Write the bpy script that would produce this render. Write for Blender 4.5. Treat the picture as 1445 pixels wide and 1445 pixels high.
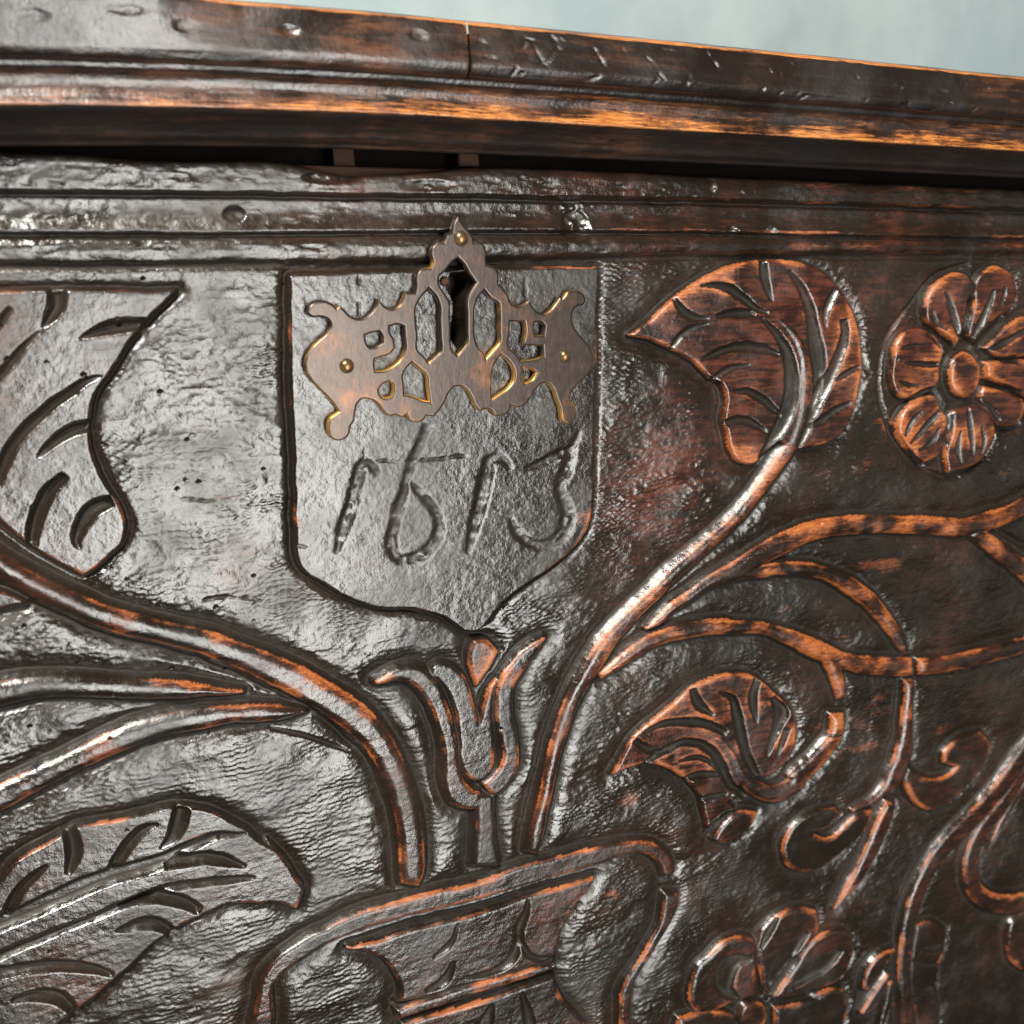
import bpy, bmesh, math, random
import numpy as np
from mathutils import Matrix, Vector

for o in list(bpy.data.objects):
    bpy.data.objects.remove(o)
SC = bpy.context.scene
COL = SC.collection

# ------------------------------------------------------------------ camera
F, CX, CY = 1445.0, 722.5, 722.5          # focal length and centre of the photograph in its own pixels
VPX, VPY = 3950.0, 352.0                  # where the chest's horizontal mouldings converge
DIST = 0.36                               # metres from lens to the carved front
_x = np.array([VPX-CX, CY-VPY, -F]); _x /= np.linalg.norm(_x)
_z = np.array([0.0, F, CY-VPY]); _z /= np.linalg.norm(_z)
_y = np.cross(_z, _x)
R = np.array([_x, _y, _z])                # camera -> world rotation (front of chest: y = 0, x right, z up)
CAM = np.array([0.0, -DIST, 0.0])

def unproj(px, py, Y=0.0):
    """Point of the plane y = Y that the photograph shows at pixel px, py."""
    px = np.asarray(px, float); py = np.asarray(py, float)
    v = np.stack([px-CX, CY-py, np.full_like(px, -F)], -1) @ R.T
    t = (Y-CAM[1])/v[..., 1]
    return CAM[0]+t*v[..., 0], CAM[2]+t*v[..., 2]

def proj(X, Z, Y=0.0):
    p = np.stack([X-CAM[0], np.full_like(X, Y-CAM[1]) if np.isscalar(Y) else Y-CAM[1], Z-CAM[2]], -1) @ R
    return CX+F*p[..., 0]/-p[..., 2], CY-F*p[..., 1]/-p[..., 2]

cd = bpy.data.cameras.new('camera')
cam = bpy.data.objects.new('camera', cd); COL.objects.link(cam)
cam.matrix_world = Matrix(((*R[0], CAM[0]), (*R[1], CAM[1]), (*R[2], CAM[2]), (0, 0, 0, 1)))
cd.sensor_width = 36; cd.lens = 36*F/1445; cd.clip_start = 0.01; cd.clip_end = 50
cd.dof.use_dof = True
fx, fz = unproj(700, 760)
cd.dof.focus_distance = float(abs((np.array([fx, 0, fz])-CAM) @ R[:, 2]))
cd.dof.aperture_fstop = 11
SC.camera = cam

# ------------------------------------------------------------------ light
w = bpy.data.worlds.new('World'); SC.world = w; w.use_nodes = True
bg = w.node_tree.nodes['Background']; bg.inputs[0].default_value = (0.95, 0.97, 1.0, 1); bg.inputs[1].default_value = 0.03

def area(name, loc, target, sx, sy, power, col, spread=180):
    l = bpy.data.lights.new(name, 'AREA'); l.shape = 'RECTANGLE'; l.size = sx; l.size_y = sy
    l.energy = power; l.color = col; l.spread = math.radians(spread)
    o = bpy.data.objects.new(name, l); COL.objects.link(o); o.location = loc
    o.rotation_euler = (Vector(target)-Vector(loc)).to_track_quat('-Z', 'Y').to_euler()
    return o
area('window_light', (0.30, -1.6, -0.46), (0.10, 0, -0.12), 0.62, 1.4, 30, (1.0, 0.985, 0.945))
area('overhead_fill', (-0.45, -0.9, 1.0), (0.25, 0, -0.1), 0.4, 0.4, 54, (1.0, 0.94, 0.85))  # added fill from overhead, for diffuse light and sparkle; no known lamp
area('right_fill', (2.1, -1.4, -0.35), (0.35, 0, -0.15), 0.9, 1.3, 0.7, (1.0, 0.97, 0.92))  # added weak fill for the dark right side; no known window
SC.view_settings.view_transform = 'Standard'; SC.view_settings.look = 'None'
SC.view_settings.exposure = 0.32; SC.view_settings.gamma = 1.0
SC.render.engine = 'CYCLES'
SC.render.resolution_x = SC.render.resolution_y = 1024

# ------------------------------------------------------------------ node materials
def nmat(name):
    m = bpy.data.materials.new(name); m.use_nodes = True
    nt = m.node_tree; nt.nodes.clear()
    out = nt.nodes.new('ShaderNodeOutputMaterial'); b = nt.nodes.new('ShaderNodeBsdfPrincipled')
    nt.links.new(b.outputs[0], out.inputs[0])
    return m, nt, b
def N(nt, typ, ins=None, **kw):
    n = nt.nodes.new('ShaderNode'+typ)
    for k, v in kw.items(): setattr(n, k, v)
    for k, v in (ins or {}).items():
        if isinstance(v, bpy.types.NodeSocket): nt.links.new(v, n.inputs[k])
        else: n.inputs[k].default_value = v
    return n
def math_(nt, op, a, b=0.0, c=None, clamp=False):
    d = {0: a, 1: b}
    if c is not None: d[2] = c
    return N(nt, 'Math', d, operation=op, use_clamp=clamp).outputs[0]
def mixc(nt, f, a, b):
    n = nt.nodes.new('ShaderNodeMix'); n.data_type = 'RGBA'
    for i, v in ((0, f), (6, a), (7, b)):
        if isinstance(v, bpy.types.NodeSocket): nt.links.new(v, n.inputs[i])
        else: n.inputs[i].default_value = v if i == 0 else (*v, 1)
    return n.outputs[2]
def noise(nt, vec, scale, detail=4, rough=0.55, dist=0.0):
    return N(nt, 'TexNoise', {'Vector': vec, 'Scale': scale, 'Detail': detail, 'Roughness': rough, 'Distortion': dist}).outputs[0]
def mapped(nt, src, sc, rot=(0, 0, 0)):
    return N(nt, 'Mapping', {'Vector': src, 'Scale': sc, 'Rotation': rot}).outputs[0]
def ramp(nt, v, lo, hi):
    return N(nt, 'MapRange', {0: v, 1: lo, 2: hi}, interpolation_type='SMOOTHSTEP').outputs[0]

def wood_material(name, worn=(0.30, 0.098, 0.027), dark=(0.0075, 0.0052, 0.0034), red=(0.052, 0.0135, 0.0065),
                  rough=0.265, bump=1.0):
    m, nt, b = nmat(name)
    co = N(nt, 'TexCoord').outputs['Object']
    wear = N(nt, 'Attribute', attribute_name='wear').outputs['Fac']
    tone = N(nt, 'Attribute', attribute_name='tone').outputs['Fac']
    grain = noise(nt, mapped(nt, co, (55, 420, 420)), 1.0, 6, 0.62, 0.4)
    grain2 = noise(nt, mapped(nt, co, (140, 1500, 1500)), 1.0, 3, 0.6, 0.2)
    blot = noise(nt, co, 75, 5, 0.6)
    big = noise(nt, co, 16, 3, 0.5)
    fib = noise(nt, mapped(nt, co, (210, 1700, 1700)), 1.0, 4, 0.7, 0.6)
    mod = math_(nt, 'ADD', math_(nt, 'MULTIPLY', math_(nt, 'SUBTRACT', grain, 0.5), 1.2),
                math_(nt, 'ADD', math_(nt, 'MULTIPLY', math_(nt, 'SUBTRACT', fib, 0.5), 2.2),
                      math_(nt, 'MULTIPLY', math_(nt, 'SUBTRACT', blot, 0.5), 0.9)))
    pat = ramp(nt, noise(nt, co, 42, 4, 0.6), 0.30, 0.62)
    wear = math_(nt, 'MULTIPLY', wear, math_(nt, 'ADD', 0.50, math_(nt, 'MULTIPLY', pat, 0.62)))
    wv = math_(nt, 'ADD', wear, math_(nt, 'MULTIPLY', mod, math_(nt, 'ADD', 0.12, math_(nt, 'MULTIPLY', wear, 0.9))))
    mask = ramp(nt, wv, 0.24, 0.52); mask2 = ramp(nt, wv, 0.46, 0.78)
    tn = math_(nt, 'ADD', tone, math_(nt, 'ADD', math_(nt, 'MULTIPLY', mod, 0.55), math_(nt, 'MULTIPLY', math_(nt, 'SUBTRACT', big, 0.5), 1.6)))
    tmask = ramp(nt, tn, 0.15, 1.25)
    d0 = mixc(nt, ramp(nt, big, 0.35, 0.7), dark, tuple(c*1.7 for c in dark))
    base = mixc(nt, tmask, d0, mixc(nt, ramp(nt, math_(nt, 'ADD', grain, math_(nt, 'MULTIPLY', math_(nt, 'SUBTRACT', blot, 0.5), 0.8)), 0.38, 0.62), tuple(c*0.28 for c in red), tuple(c*1.35 for c in red)))
    wcol = mixc(nt, ramp(nt, grain2, 0.35, 0.65), worn, (worn[0]*0.55, worn[1]*0.42, worn[2]*0.35))
    colr = mixc(nt, mask2, mixc(nt, mask, base, tuple(worn[i]*(0.30, 0.24, 0.24)[i] for i in range(3))), wcol)
    nt.links.new(colr, b.inputs['Base Color'])
    r = math_(nt, 'ADD', math_(nt, 'ADD', rough-0.06, math_(nt, 'MULTIPLY', ramp(nt, noise(nt, co, 28, 4, 0.6), 0.40, 0.68), 0.20)), math_(nt, 'MULTIPLY', math_(nt, 'SUBTRACT', blot, 0.5), 0.30))
    r = math_(nt, 'ADD', r, math_(nt, 'MULTIPLY', mask, 0.12))
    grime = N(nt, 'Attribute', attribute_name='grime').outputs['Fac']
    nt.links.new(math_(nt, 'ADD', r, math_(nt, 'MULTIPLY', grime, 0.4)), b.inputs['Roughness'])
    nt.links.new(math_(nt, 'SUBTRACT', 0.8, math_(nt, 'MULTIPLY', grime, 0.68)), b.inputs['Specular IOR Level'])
    hgt = math_(nt, 'ADD', math_(nt, 'MULTIPLY', grain, 0.10), math_(nt, 'MULTIPLY', noise(nt, co, 620, 4, 0.6), 0.85))
    hgt = math_(nt, 'ADD', hgt, math_(nt, 'MULTIPLY', grain2, 0.22))
    bp = N(nt, 'Bump', {'Strength': 0.9*bump, 'Distance': 0.00026, 'Height': hgt})
    nt.links.new(bp.outputs[0], b.inputs['Normal'])
    return m
M_CARVED = wood_material('carved_oak')
M_LID = wood_material('lid_oak', dark=(0.008, 0.0052, 0.004), worn=(0.36, 0.140, 0.030), red=(0.060, 0.024, 0.011), rough=0.34, bump=0.9)

def plain_wood(name, col, rough=0.6, spec=0.3):
    m, nt, b = nmat(name); b.inputs['Specular IOR Level'].default_value = spec
    co = N(nt, 'TexCoord').outputs['Object']
    g = noise(nt, mapped(nt, co, (30, 300, 300)), 1.0, 4)
    nt.links.new(mixc(nt, g, tuple(c*0.5 for c in col), tuple(c*1.5 for c in col)), b.inputs['Base Color'])
    b.inputs['Roughness'].default_value = rough
    bp = N(nt, 'Bump', {'Strength': 0.4, 'Distance': 0.0005, 'Height': g}); nt.links.new(bp.outputs[0], b.inputs['Normal'])
    return m
M_DARK = plain_wood('shade_black_wood', (0.006, 0.0045, 0.004), 0.9, 0.05)  # near-black colour stands in for the shade inside the lid gap
M_INNER = plain_wood('inner_wood', (0.040, 0.021, 0.013), 0.8, 0.1)

def metal_material(name, patina, bright, worn_amt=1.0):
    m, nt, b = nmat(name)
    co = N(nt, 'TexCoord').outputs['Object']
    geo = N(nt, 'NewGeometry')
    bev = N(nt, 'Bevel', {'Radius': 0.0013}, samples=8)
    dt = N(nt, 'VectorMath', {0: bev.outputs[0], 1: geo.outputs['Normal']}, operation='DOT_PRODUCT').outputs['Value']
    edge = math_(nt, 'MULTIPLY', math_(nt, 'SUBTRACT', 1.0, dt), 5.0, clamp=True)
    ny = N(nt, 'SeparateXYZ', {0: geo.outputs['Normal']}).outputs['Y']
    side = ramp(nt, math_(nt, 'SUBTRACT', 1.0, math_(nt, 'ABSOLUTE', ny)), 0.02, 0.28)
    low = ramp(nt, N(nt, 'SeparateXYZ', {0: co}).outputs['Z'], -0.030, -0.062)  # upper edges keep less brass, standing in for their shading
    edge = math_(nt, 'MULTIPLY', math_(nt, 'MAXIMUM', math_(nt, 'MULTIPLY', edge, 0.6), side), math_(nt, 'ADD', 0.35, math_(nt, 'MULTIPLY', low, 0.9)))
    n1 = noise(nt, co, 55, 4, 0.6); n2 = noise(nt, co, 260, 5, 0.65)
    n3 = noise(nt, mapped(nt, co, (900, 120, 300), (0, 0, 0.4)), 1, 3)
    e = ramp(nt, math_(nt, 'ADD', math_(nt, 'MULTIPLY', edge, 1.0*worn_amt), math_(nt, 'ADD', math_(nt, 'MULTIPLY', math_(nt, 'SUBTRACT', n1, 0.5), 1.5), math_(nt, 'MULTIPLY', math_(nt, 'SUBTRACT', n2, 0.5), 0.5))), 0.30, 0.75)
    pat = mixc(nt, ramp(nt, math_(nt, 'ADD', n1, math_(nt, 'MULTIPLY', n2, 0.30)), 0.66, 0.92), patina, (patina[0]*2.6, patina[1]*1.55, patina[2]*0.95))
    nt.links.new(mixc(nt, e, pat, bright), b.inputs['Base Color'])
    b.inputs['Metallic'].default_value = 0.8
    nt.links.new(math_(nt, 'ADD', 0.20, math_(nt, 'MULTIPLY', n2, 0.22)), b.inputs['Roughness'])
    bp = N(nt, 'Bump', {'Strength': 0.35, 'Distance': 0.0002, 'Height': math_(nt, 'ADD', n2, math_(nt, 'MULTIPLY', n3, 0.4))})
    nt.links.new(bp.outputs[0], b.inputs['Normal'])
    return m
M_PLATE = metal_material('patinated_bronze', (0.066, 0.052, 0.045), (0.62, 0.36, 0.10))
M_NAIL = metal_material('old_brass', (0.12, 0.085, 0.045), (0.42, 0.30, 0.13), 1.3)

def wall_material():
    m, nt, b = nmat('painted_plaster')
    co = N(nt, 'TexCoord').outputs['Object']
    n1 = ramp(nt, noise(nt, co, 5.0, 5, 0.62), 0.36, 0.64); n2 = noise(nt, co, 40, 4)
    nt.links.new(mixc(nt, n1, (0.30, 0.385, 0.405), (0.40, 0.475, 0.485)), b.inputs['Base Color'])
    b.inputs['Roughness'].default_value = 0.7
    bp = N(nt, 'Bump', {'Strength': 0.3, 'Distance': 0.002, 'Height': n2}); nt.links.new(bp.outputs[0], b.inputs['Normal'])
    return m
M_WALL = wall_material()
# ------------------------------------------------------------------ carving data
# Outlines measured on the photograph, each in the local frame (origin, scale) of the enlargement it was read from;
# every outline is taken back to the plane of the chest front before anything is built.
FR = {'A': (0, 360, 3.6125), 'LK': (380, 280, 2.89), 'SH': (380, 560, 2.89), 'R1': (860, 340, 3.6125), 'R2': (1145, 340, 3.6133),
      'B1': (0, 720, 3.6125), 'B2': (0, 1045, 3.6125), 'B3': (400, 850, 3.6125), 'B4': (350, 1145, 4.8167), 'B5': (650, 1145, 4.8167),
      'B6': (740, 820, 3.6125), 'B7': (1045, 720, 3.6125), 'B8': (945, 1045, 2.89), 'P': (0, 0, 1.0)}
def fr(f, pts):
    ox, oy, s = FR[f]
    return [(ox+p[0]/s, oy+p[1]/s) + tuple(q/s for q in p[2:]) for p in pts]

MOTIF = []     # dicts: name, label, group of parts
def poly(name, *chunks, **kw):
    pts = []
    for f, p in chunks: pts += fr(f, p)
    MOTIF.append(dict(name=name, kind='poly', pts=pts, **kw))
def stem(name, *chunks, **kw):
    pts = []
    for f, p in chunks: pts += fr(f, p)
    kw.setdefault('bev', 3.6); kw.setdefault('bd', 1.7); kw.setdefault('wall', 2.6); kw.setdefault('top', 0.7)
    MOTIF.append(dict(name=name, kind='stroke', pts=pts, **kw))
CUT = []
def cut(f, *strokes, depth=2.4, slope=1.25):
    for s in strokes: CUT.append((fr(f, s), depth, slope))

# shield -----------------------------------------------------------------
poly('shield', ('P', [(408, 388), (500, 384), (600, 381), (700, 379), (846, 377), (843, 450), (842, 550), (838, 650)]),
     ('SH', [(1317, 470), (1300, 540), (1250, 610), (1180, 672), (1090, 738), (1000, 800), (930, 870), (880, 932), (850, 955), (815, 958), (720, 902), (620, 872), (420, 855),
             (300, 808), (200, 750), (130, 700), (112, 640), (108, 590)]), ('P', [(416, 700), (411, 550)]),
     label='plain shield with an incised date', bev=0.6, bd=0.35, wall=1.0, wear=-0.25, tone=0.0, side=True, dipw=2.0)
# leaf, top left
poly('carved_leaf', ('A', [(-330, 195), (0, 188), (230, 180), (600, 180), (760, 188), (900, 180), (830, 245), (745, 332), (680, 415), (620, 500), (560, 590), (510, 670), (475, 740),
     (458, 830), (455, 900), (465, 980), (490, 1060), (520, 1130), (560, 1200), (600, 1260), (630, 1330), (640, 1400)]),
     ('B1', [(638, 110), (622, 165), (560, 230), (490, 290), (425, 332), (300, 268), (190, 200), (100, 140), (0, 55), (-330, -150)]),
     label='large flat leaf left of the shield', dipw=2.0, bev=0.6, bd=0.35, wall=1.1, wear=-0.05, tone=0.25)
cut('A', [(290, 165, 52), (285, 250, 45), (258, 312, 34), (215, 370, 8)], [(210, 380, 6), (140, 450, 16), (60, 540, 22), (0, 610, 26), (-80, 700, 20)],
    [(60, 270, 14), (20, 320, 25), (-30, 390, 25)], [(745, 350, 32), (640, 355, 40), (550, 372, 38), (470, 402, 22), (400, 430, 4)],
    [(525, 612, 4), (430, 650, 22), (320, 720, 30), (220, 800, 32), (120, 900, 34), (50, 990, 34), (10, 1080, 34), (-30, 1180, 30)],
    [(470, 868, 34), (380, 890, 36), (300, 930, 32), (230, 990, 22), (185, 1040, 4)],
    [(330, 1125, 24), (255, 1200, 40), (200, 1290, 42), (172, 1380, 38), (163, 1445, 34), (168, 1490, 28)],
    [(575, 1250, 32), (490, 1285, 45), (430, 1340, 45), (402, 1400, 35), (388, 1460, 22), (405, 1500, 5)], depth=3.4, slope=1.8)
poly('carved_leaf', ('B1', [(-330, 330), (0, 420), (70, 440), (135, 472), (60, 488), (0, 500), (-330, 520)]), label='leaf tip at the left below the stem', bev=0.6, bd=0.35, wall=1.1, wear=0.0, tone=0.2)
# leaf, bottom left
poly('carved_leaf', ('B2', [(-330, 1000), (-60, 780), (0, 722), (60, 645), (130, 592), (220, 542), (310, 492), (390, 452), (470, 432), (600, 412), (720, 386), (830, 356), (900, 342), (980, 346),
     (1080, 370), (1170, 412), (1250, 455), (1320, 512), (1400, 565)]), ('B4', [(130, 205), (175, 255), (240, 330), (290, 400), (330, 470), (372, 520), (352, 600), (332, 665)]),
     ('B2', [(1440, 832), (1300, 830), (1180, 832), (1040, 890), (880, 972), (780, 1042), (700, 1120), (620, 1192), (560, 1240), (480, 1312), (390, 1372), (310, 1440), (150, 1600), (-330, 1650)]),
     label='long flat leaf at the bottom left', dipw=3.5, bev=0.7, bd=0.4, wall=1.3, wear=0.02, tone=0.3)
cut('B2', [(1260, 478, 6), (1100, 492, 25), (980, 540, 34), (850, 610, 40), (700, 660, 48), (520, 712, 50), (350, 782, 52), (200, 852, 48), (0, 940, 45), (-90, 980, 40)],
    [(1250, 645, 10), (1150, 612, 32), (1040, 602, 35), (930, 622, 30), (840, 650, 12)],
    [(1300, 700, 8), (1180, 712, 18), (1050, 722, 20), (900, 745, 22), (760, 790, 24), (600, 855, 24), (480, 905, 22), (300, 975, 24), (100, 1060, 26), (-60, 1130, 26)],
    [(1025, 870, 25), (920, 822, 36), (800, 802, 32), (700, 822, 22), (600, 862, 8)],
    [(885, 985, 25), (800, 938, 35), (720, 937, 30), (650, 957, 20), (590, 976, 5)],
    [(575, 1195, 14), (450, 1162, 26), (300, 1150, 30), (150, 1165, 30), (0, 1190, 34), (-80, 1200, 30)],
    [(385, 1395, 25), (310, 1322, 40), (220, 1302, 35), (130, 1312, 25), (60, 1332, 10)],
    [(348, 450, 42), (375, 540, 45), (370, 610, 38), (340, 685, 14)], [(928, 335, 40), (910, 420, 45), (880, 490, 34), (815, 552, 5)],
    [(805, 428, 6), (720, 462, 28), (660, 522, 32), (610, 592, 30), (555, 668, 18)], [(235, 638, 6), (160, 700, 24), (100, 770, 28), (50, 850, 30), (20, 910, 24)], depth=4.6, slope=1.7)
# stems on the left
stem('stem', ('B1', [(-330, 40, 55), (-120, 195, 55), (0, 285, 55), (100, 345, 54), (190, 395, 55), (390, 493, 55), (590, 566, 58), (790, 615, 54), (980, 662, 58), (1190, 732, 60), (1390, 815, 68)]),
     ('B3', [(110, 430, 78), (210, 490, 76), (310, 548, 75), (400, 622, 74), (475, 700, 70), (535, 800, 65), (580, 900, 62), (612, 1000, 62), (638, 1100, 62), (652, 1200, 62), (660, 1300, 62), (658, 1380, 58), (650, 1445, 45)]),
     label='thick stem curving from the left to the foot of the tulip', wear=0.16, tone=0.35, wall=3.6)
stem('carved_blade', ('B1', [(-330, 990, 60), (-40, 945, 60), (150, 912, 55), (300, 902, 50), (600, 908, 50), (800, 918, 48), (1000, 926, 32), (1130, 930, 16), (1240, 932, 2)]),
     label='pointed blade under the left stem', wear=0.12, tone=0.3)
stem('carved_blade', ('B1', [(-330, 1600, 75), (-60, 1498, 66), (60, 1442, 60), (200, 1372, 55), (400, 1275, 54), (600, 1182, 55), (800, 1112, 54), (1000, 1072, 52), (1200, 1045, 42), (1330, 1040, 44), (1440, 1036, 32), (1570, 1032, 3)]),
     label='lower blade under the left stem', wear=0.1, tone=0.3)
cut('B3', [(-60, 440, 10), (130, 540, 20), (250, 640, 24), (370, 765, 12)], [(-60, 660, 8), (110, 690, 14), (250, 740, 14), (350, 778, 6)], depth=2.0)
# tulip
stem('tulip', ('B3', [(1032, 985, 40), (1030, 1050, 44), (1030, 1100, 44), (1030, 1200, 47), (1033, 1280, 55), (1035, 1340, 66)]), label='small tulip below the point of the shield', wear=0.1, tone=0.2, bev=2, bd=0.8)
TUL = len(MOTIF)-1
stem('petal', ('B3', [(475, 412, 4), (520, 390, 14), (590, 366, 24), (670, 372, 40), (740, 430, 44), (790, 520, 40), (825, 620, 36), (848, 720, 34), (855, 820, 34), (868, 910, 46), (900, 975, 58), (960, 1008, 46), (1010, 1000, 40)]), up=TUL, wear=0.30, tone=0.25, bev=1.6, bd=0.6)
stem('petal', ('B3', [(1335, 186, 2), (1260, 248, 26), (1195, 325, 36), (1145, 405, 40), (1125, 500, 40), (1128, 600, 42), (1150, 690, 40), (1162, 770, 38), (1148, 850, 42), (1100, 915, 42), (1050, 960, 40)]), up=TUL, wear=0.30, tone=0.25, bev=1.6, bd=0.6)
poly('petal', ('B3', [(770, 332), (850, 320), (920, 372), (955, 450), (985, 560), (1003, 622), (1030, 510), (1058, 430), (1090, 395), (1076, 470), (1070, 560), (1076, 700), (1075, 830), (1040, 895), (985, 912), (935, 882), (905, 815), (897, 700), (882, 580), (850, 480), (805, 412), (750, 375)]), up=TUL, wear=0.2, tone=0.2, bev=1.6, bd=0.6, wall=1.2)
poly('bud', ('B3', [(975, 202), (1035, 200), (1098, 252), (1060, 330), (1012, 400), (990, 432), (963, 370), (948, 285)]), up=TUL, wear=0.32, tone=0.5, bev=1.8, bd=0.8, wall=1.2)
# right main stem and its leaf
stem('stem', ('B6', [(40, 1385, 22), (62, 1300, 36), (85, 1200, 32), (110, 1100, 30), (130, 1000, 32), (155, 900, 33), (180, 800, 35), (215, 700, 36), (255, 600, 37), (300, 520, 38), (350, 440, 42), (400, 360, 44), (455, 280, 40), (525, 205, 35), (600, 130, 33), (680, 58, 32)]),
     ('P', [(944, 818, 8.6), (986, 781, 8.4)]), ('R1', [(645, 1425, 28), (710, 1345, 29), (785, 1250, 30), (860, 1150, 30), (922, 1065, 30), (960, 980, 30), (985, 900, 30), (1000, 800, 30), (1006, 700, 32), (998, 600, 31), (968, 520, 29), (920, 450, 25), (860, 400, 18), (770, 368, 3)]),
     label='long stem curving up to the right leaf', wear=0.2, tone=0.45, top=0.7, bev=3.0, bd=1.5, wall=3.4)
poly('carved_leaf', ('R1', [(112, 482), (200, 420), (300, 322), (400, 246), (500, 182), (620, 130), (720, 106), (850, 100), (960, 110), (1060, 142), (1140, 202), (1200, 282), (1250, 380), (1280, 480), (1290, 580), (1285, 700),
     (1266, 800), (1240, 890), (1190, 975), (1110, 1028), (1020, 1050), (955, 1062), (870, 1020), (800, 1085), (720, 1140), (660, 1122), (622, 1062), (602, 980), (588, 900), (600, 800), (570, 722), (520, 700), (480, 660), (400, 592), (320, 550), (230, 505)]),
     label='round leaf at the upper right', wear=0.13, tone=0.8, bev=0.9, bd=0.5, wall=1.3)
cut('R1', [(770, 1120, 22), (865, 960, 36), (915, 850, 40), (932, 740, 40), (922, 620, 36), (885, 520, 28), (825, 440, 18), (770, 390, 5)],
    [(965, 1060, 8), (1020, 930, 26), (1070, 810, 30), (1130, 685, 30), (1180, 565, 28), (1203, 470, 24), (1195, 395, 22)],
    [(915, 150, 10), (980, 240, 25), (1020, 340, 30), (1040, 440, 36), (1058, 560, 42), (1070, 660, 38), (1065, 760, 30), (1035, 870, 14)],
    [(785, 95, 22), (790, 180, 24), (810, 250, 19), (832, 315, 4)], [(460, 226, 4), (540, 226, 20), (610, 242, 28), (680, 290, 28), (740, 340, 20), (810, 372, 8)],
    [(330, 290, 14), (370, 350, 24), (430, 390, 24), (505, 396, 5)], [(505, 424, 5), (430, 442, 18), (370, 482, 20), (310, 555, 10)],
    [(465, 612, 4), (540, 572, 20), (620, 546, 26), (720, 540, 30), (800, 555, 26), (875, 582, 8)], [(520, 720, 14), (580, 670, 20), (640, 641, 18), (720, 633, 5)],
    [(630, 768, 6), (700, 767, 20), (770, 800, 24), (830, 850, 22), (885, 905, 8)], [(590, 930, 20), (660, 914, 26), (720, 922, 24), (780, 960, 12), (805, 985, 4)],
    [(1165, 235, 18), (1122, 320, 24), (1100, 400, 13), (1106, 455, 3)], [(1275, 640, 12), (1200, 680, 18), (1155, 714, 5)], [(1228, 825, 10), (1150, 870, 24), (1080, 920, 24), (1015, 952, 6)],
    [(550, 382, 14), (650, 370, 28), (745, 368, 16)], depth=2.0)
# flower, upper right
poly('carved_flower', ('R2', [(785, 572), (830, 590), (860, 640), (862, 700), (840, 760), (795, 795), (745, 780), (718, 730), (715, 660), (735, 600)]), label='eight petalled flower at the right edge', wear=0.22, tone=0.8, bev=2.2, bd=1.0, wall=1.8, top=0.3)
FL1 = len(MOTIF)-1
for q in ([(600, 420), (585, 340), (610, 260), (660, 200), (730, 165), (800, 175), (835, 222), (820, 290), (795, 380), (768, 470), (745, 530), (690, 480), (640, 440)],
          [(840, 215), (880, 160), (940, 130), (1000, 150), (1040, 210), (1045, 290), (1010, 350), (950, 390), (885, 450), (835, 512), (805, 480), (832, 330)],
          [(895, 548), (950, 490), (1010, 432), (1084, 392), (1150, 400), (1185, 470), (1145, 560), (1060, 588), (960, 590)],
          [(895, 622), (1000, 610), (1100, 608), (1180, 640), (1195, 740), (1120, 792), (1000, 742), (900, 695)],
          [(885, 742), (1000, 775), (1085, 812), (1085, 880), (1025, 942), (950, 930), (900, 860), (862, 792)],
          [(795, 848), (850, 830), (900, 872), (935, 940), (930, 1040), (880, 1110), (810, 1150), (740, 1165), (700, 1180), (690, 1100), (700, 1000), (722, 880)],
          [(660, 850), (692, 900), (672, 1000), (650, 1090), (560, 1140), (485, 1062), (450, 1000), (482, 862), (560, 805), (640, 795)],
          [(640, 742), (520, 798), (450, 790), (415, 720), (420, 600), (450, 500), (520, 450), (590, 458), (672, 545), (656, 640)]):
    poly('petal', ('R2', q), up=FL1, wear=0.24, tone=0.85, bev=1.5, bd=0.7, wall=1.2, top=0.2)
cut('R2', [(685, 255, 6), (710, 330, 18), (735, 420, 20), (757, 495, 8)], [(615, 350, 5), (640, 420, 11), (695, 452, 5)], [(817, 280, 18), (806, 380, 22), (788, 500, 10)],
    [(935, 250, 6), (900, 340, 18), (860, 430, 20), (808, 525, 8)], [(992, 225, 4), (977, 300, 9), (938, 365, 4)], [(1010, 390, 16), (940, 460, 20), (865, 535, 12)],
    [(1095, 452, 12), (980, 520, 20), (885, 572, 8)], [(930, 605, 6), (990, 606, 18), (1060, 610, 20)], [(875, 718, 8), (970, 740, 18), (1080, 772, 6)], [(865, 795, 8), (930, 870, 15), (960, 920, 8)],
    [(800, 845, 6), (810, 940, 14), (820, 1050, 10), (826, 1110, 2)], [(762, 970, 4), (745, 1060, 15), (765, 1135, 5)], [(722, 870, 10), (705, 960, 22), (690, 1050, 12)], [(868, 940, 4), (880, 1020, 11), (862, 1095, 4)],
    [(675, 845, 8), (600, 930, 18), (502, 1038, 6)], [(565, 865, 6), (510, 930, 15), (476, 998, 5)], [(652, 955, 5), (610, 1030, 15), (545, 1068, 4)], [(645, 745, 10), (570, 775, 20), (495, 805, 10)],
    [(470, 620, 4), (550, 625, 15), (655, 631, 16)], [(455, 558, 4), (500, 536, 10), (585, 536, 4)], [(445, 715, 5), (490, 735, 11), (545, 737, 4)], [(595, 465, 12), (650, 520, 20), (695, 555, 10)], depth=1.8)
cut('R2', [(880, 105, 8), (760, 128, 14), (650, 185, 16), (540, 310, 16), (440, 440, 17), (378, 600, 17), (368, 780, 17), (425, 960, 17), (530, 1110, 17), (640, 1192, 17), (760, 1205, 17), (880, 1130, 16), (965, 990, 12), (1030, 950, 5)], depth=1.5)
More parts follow.
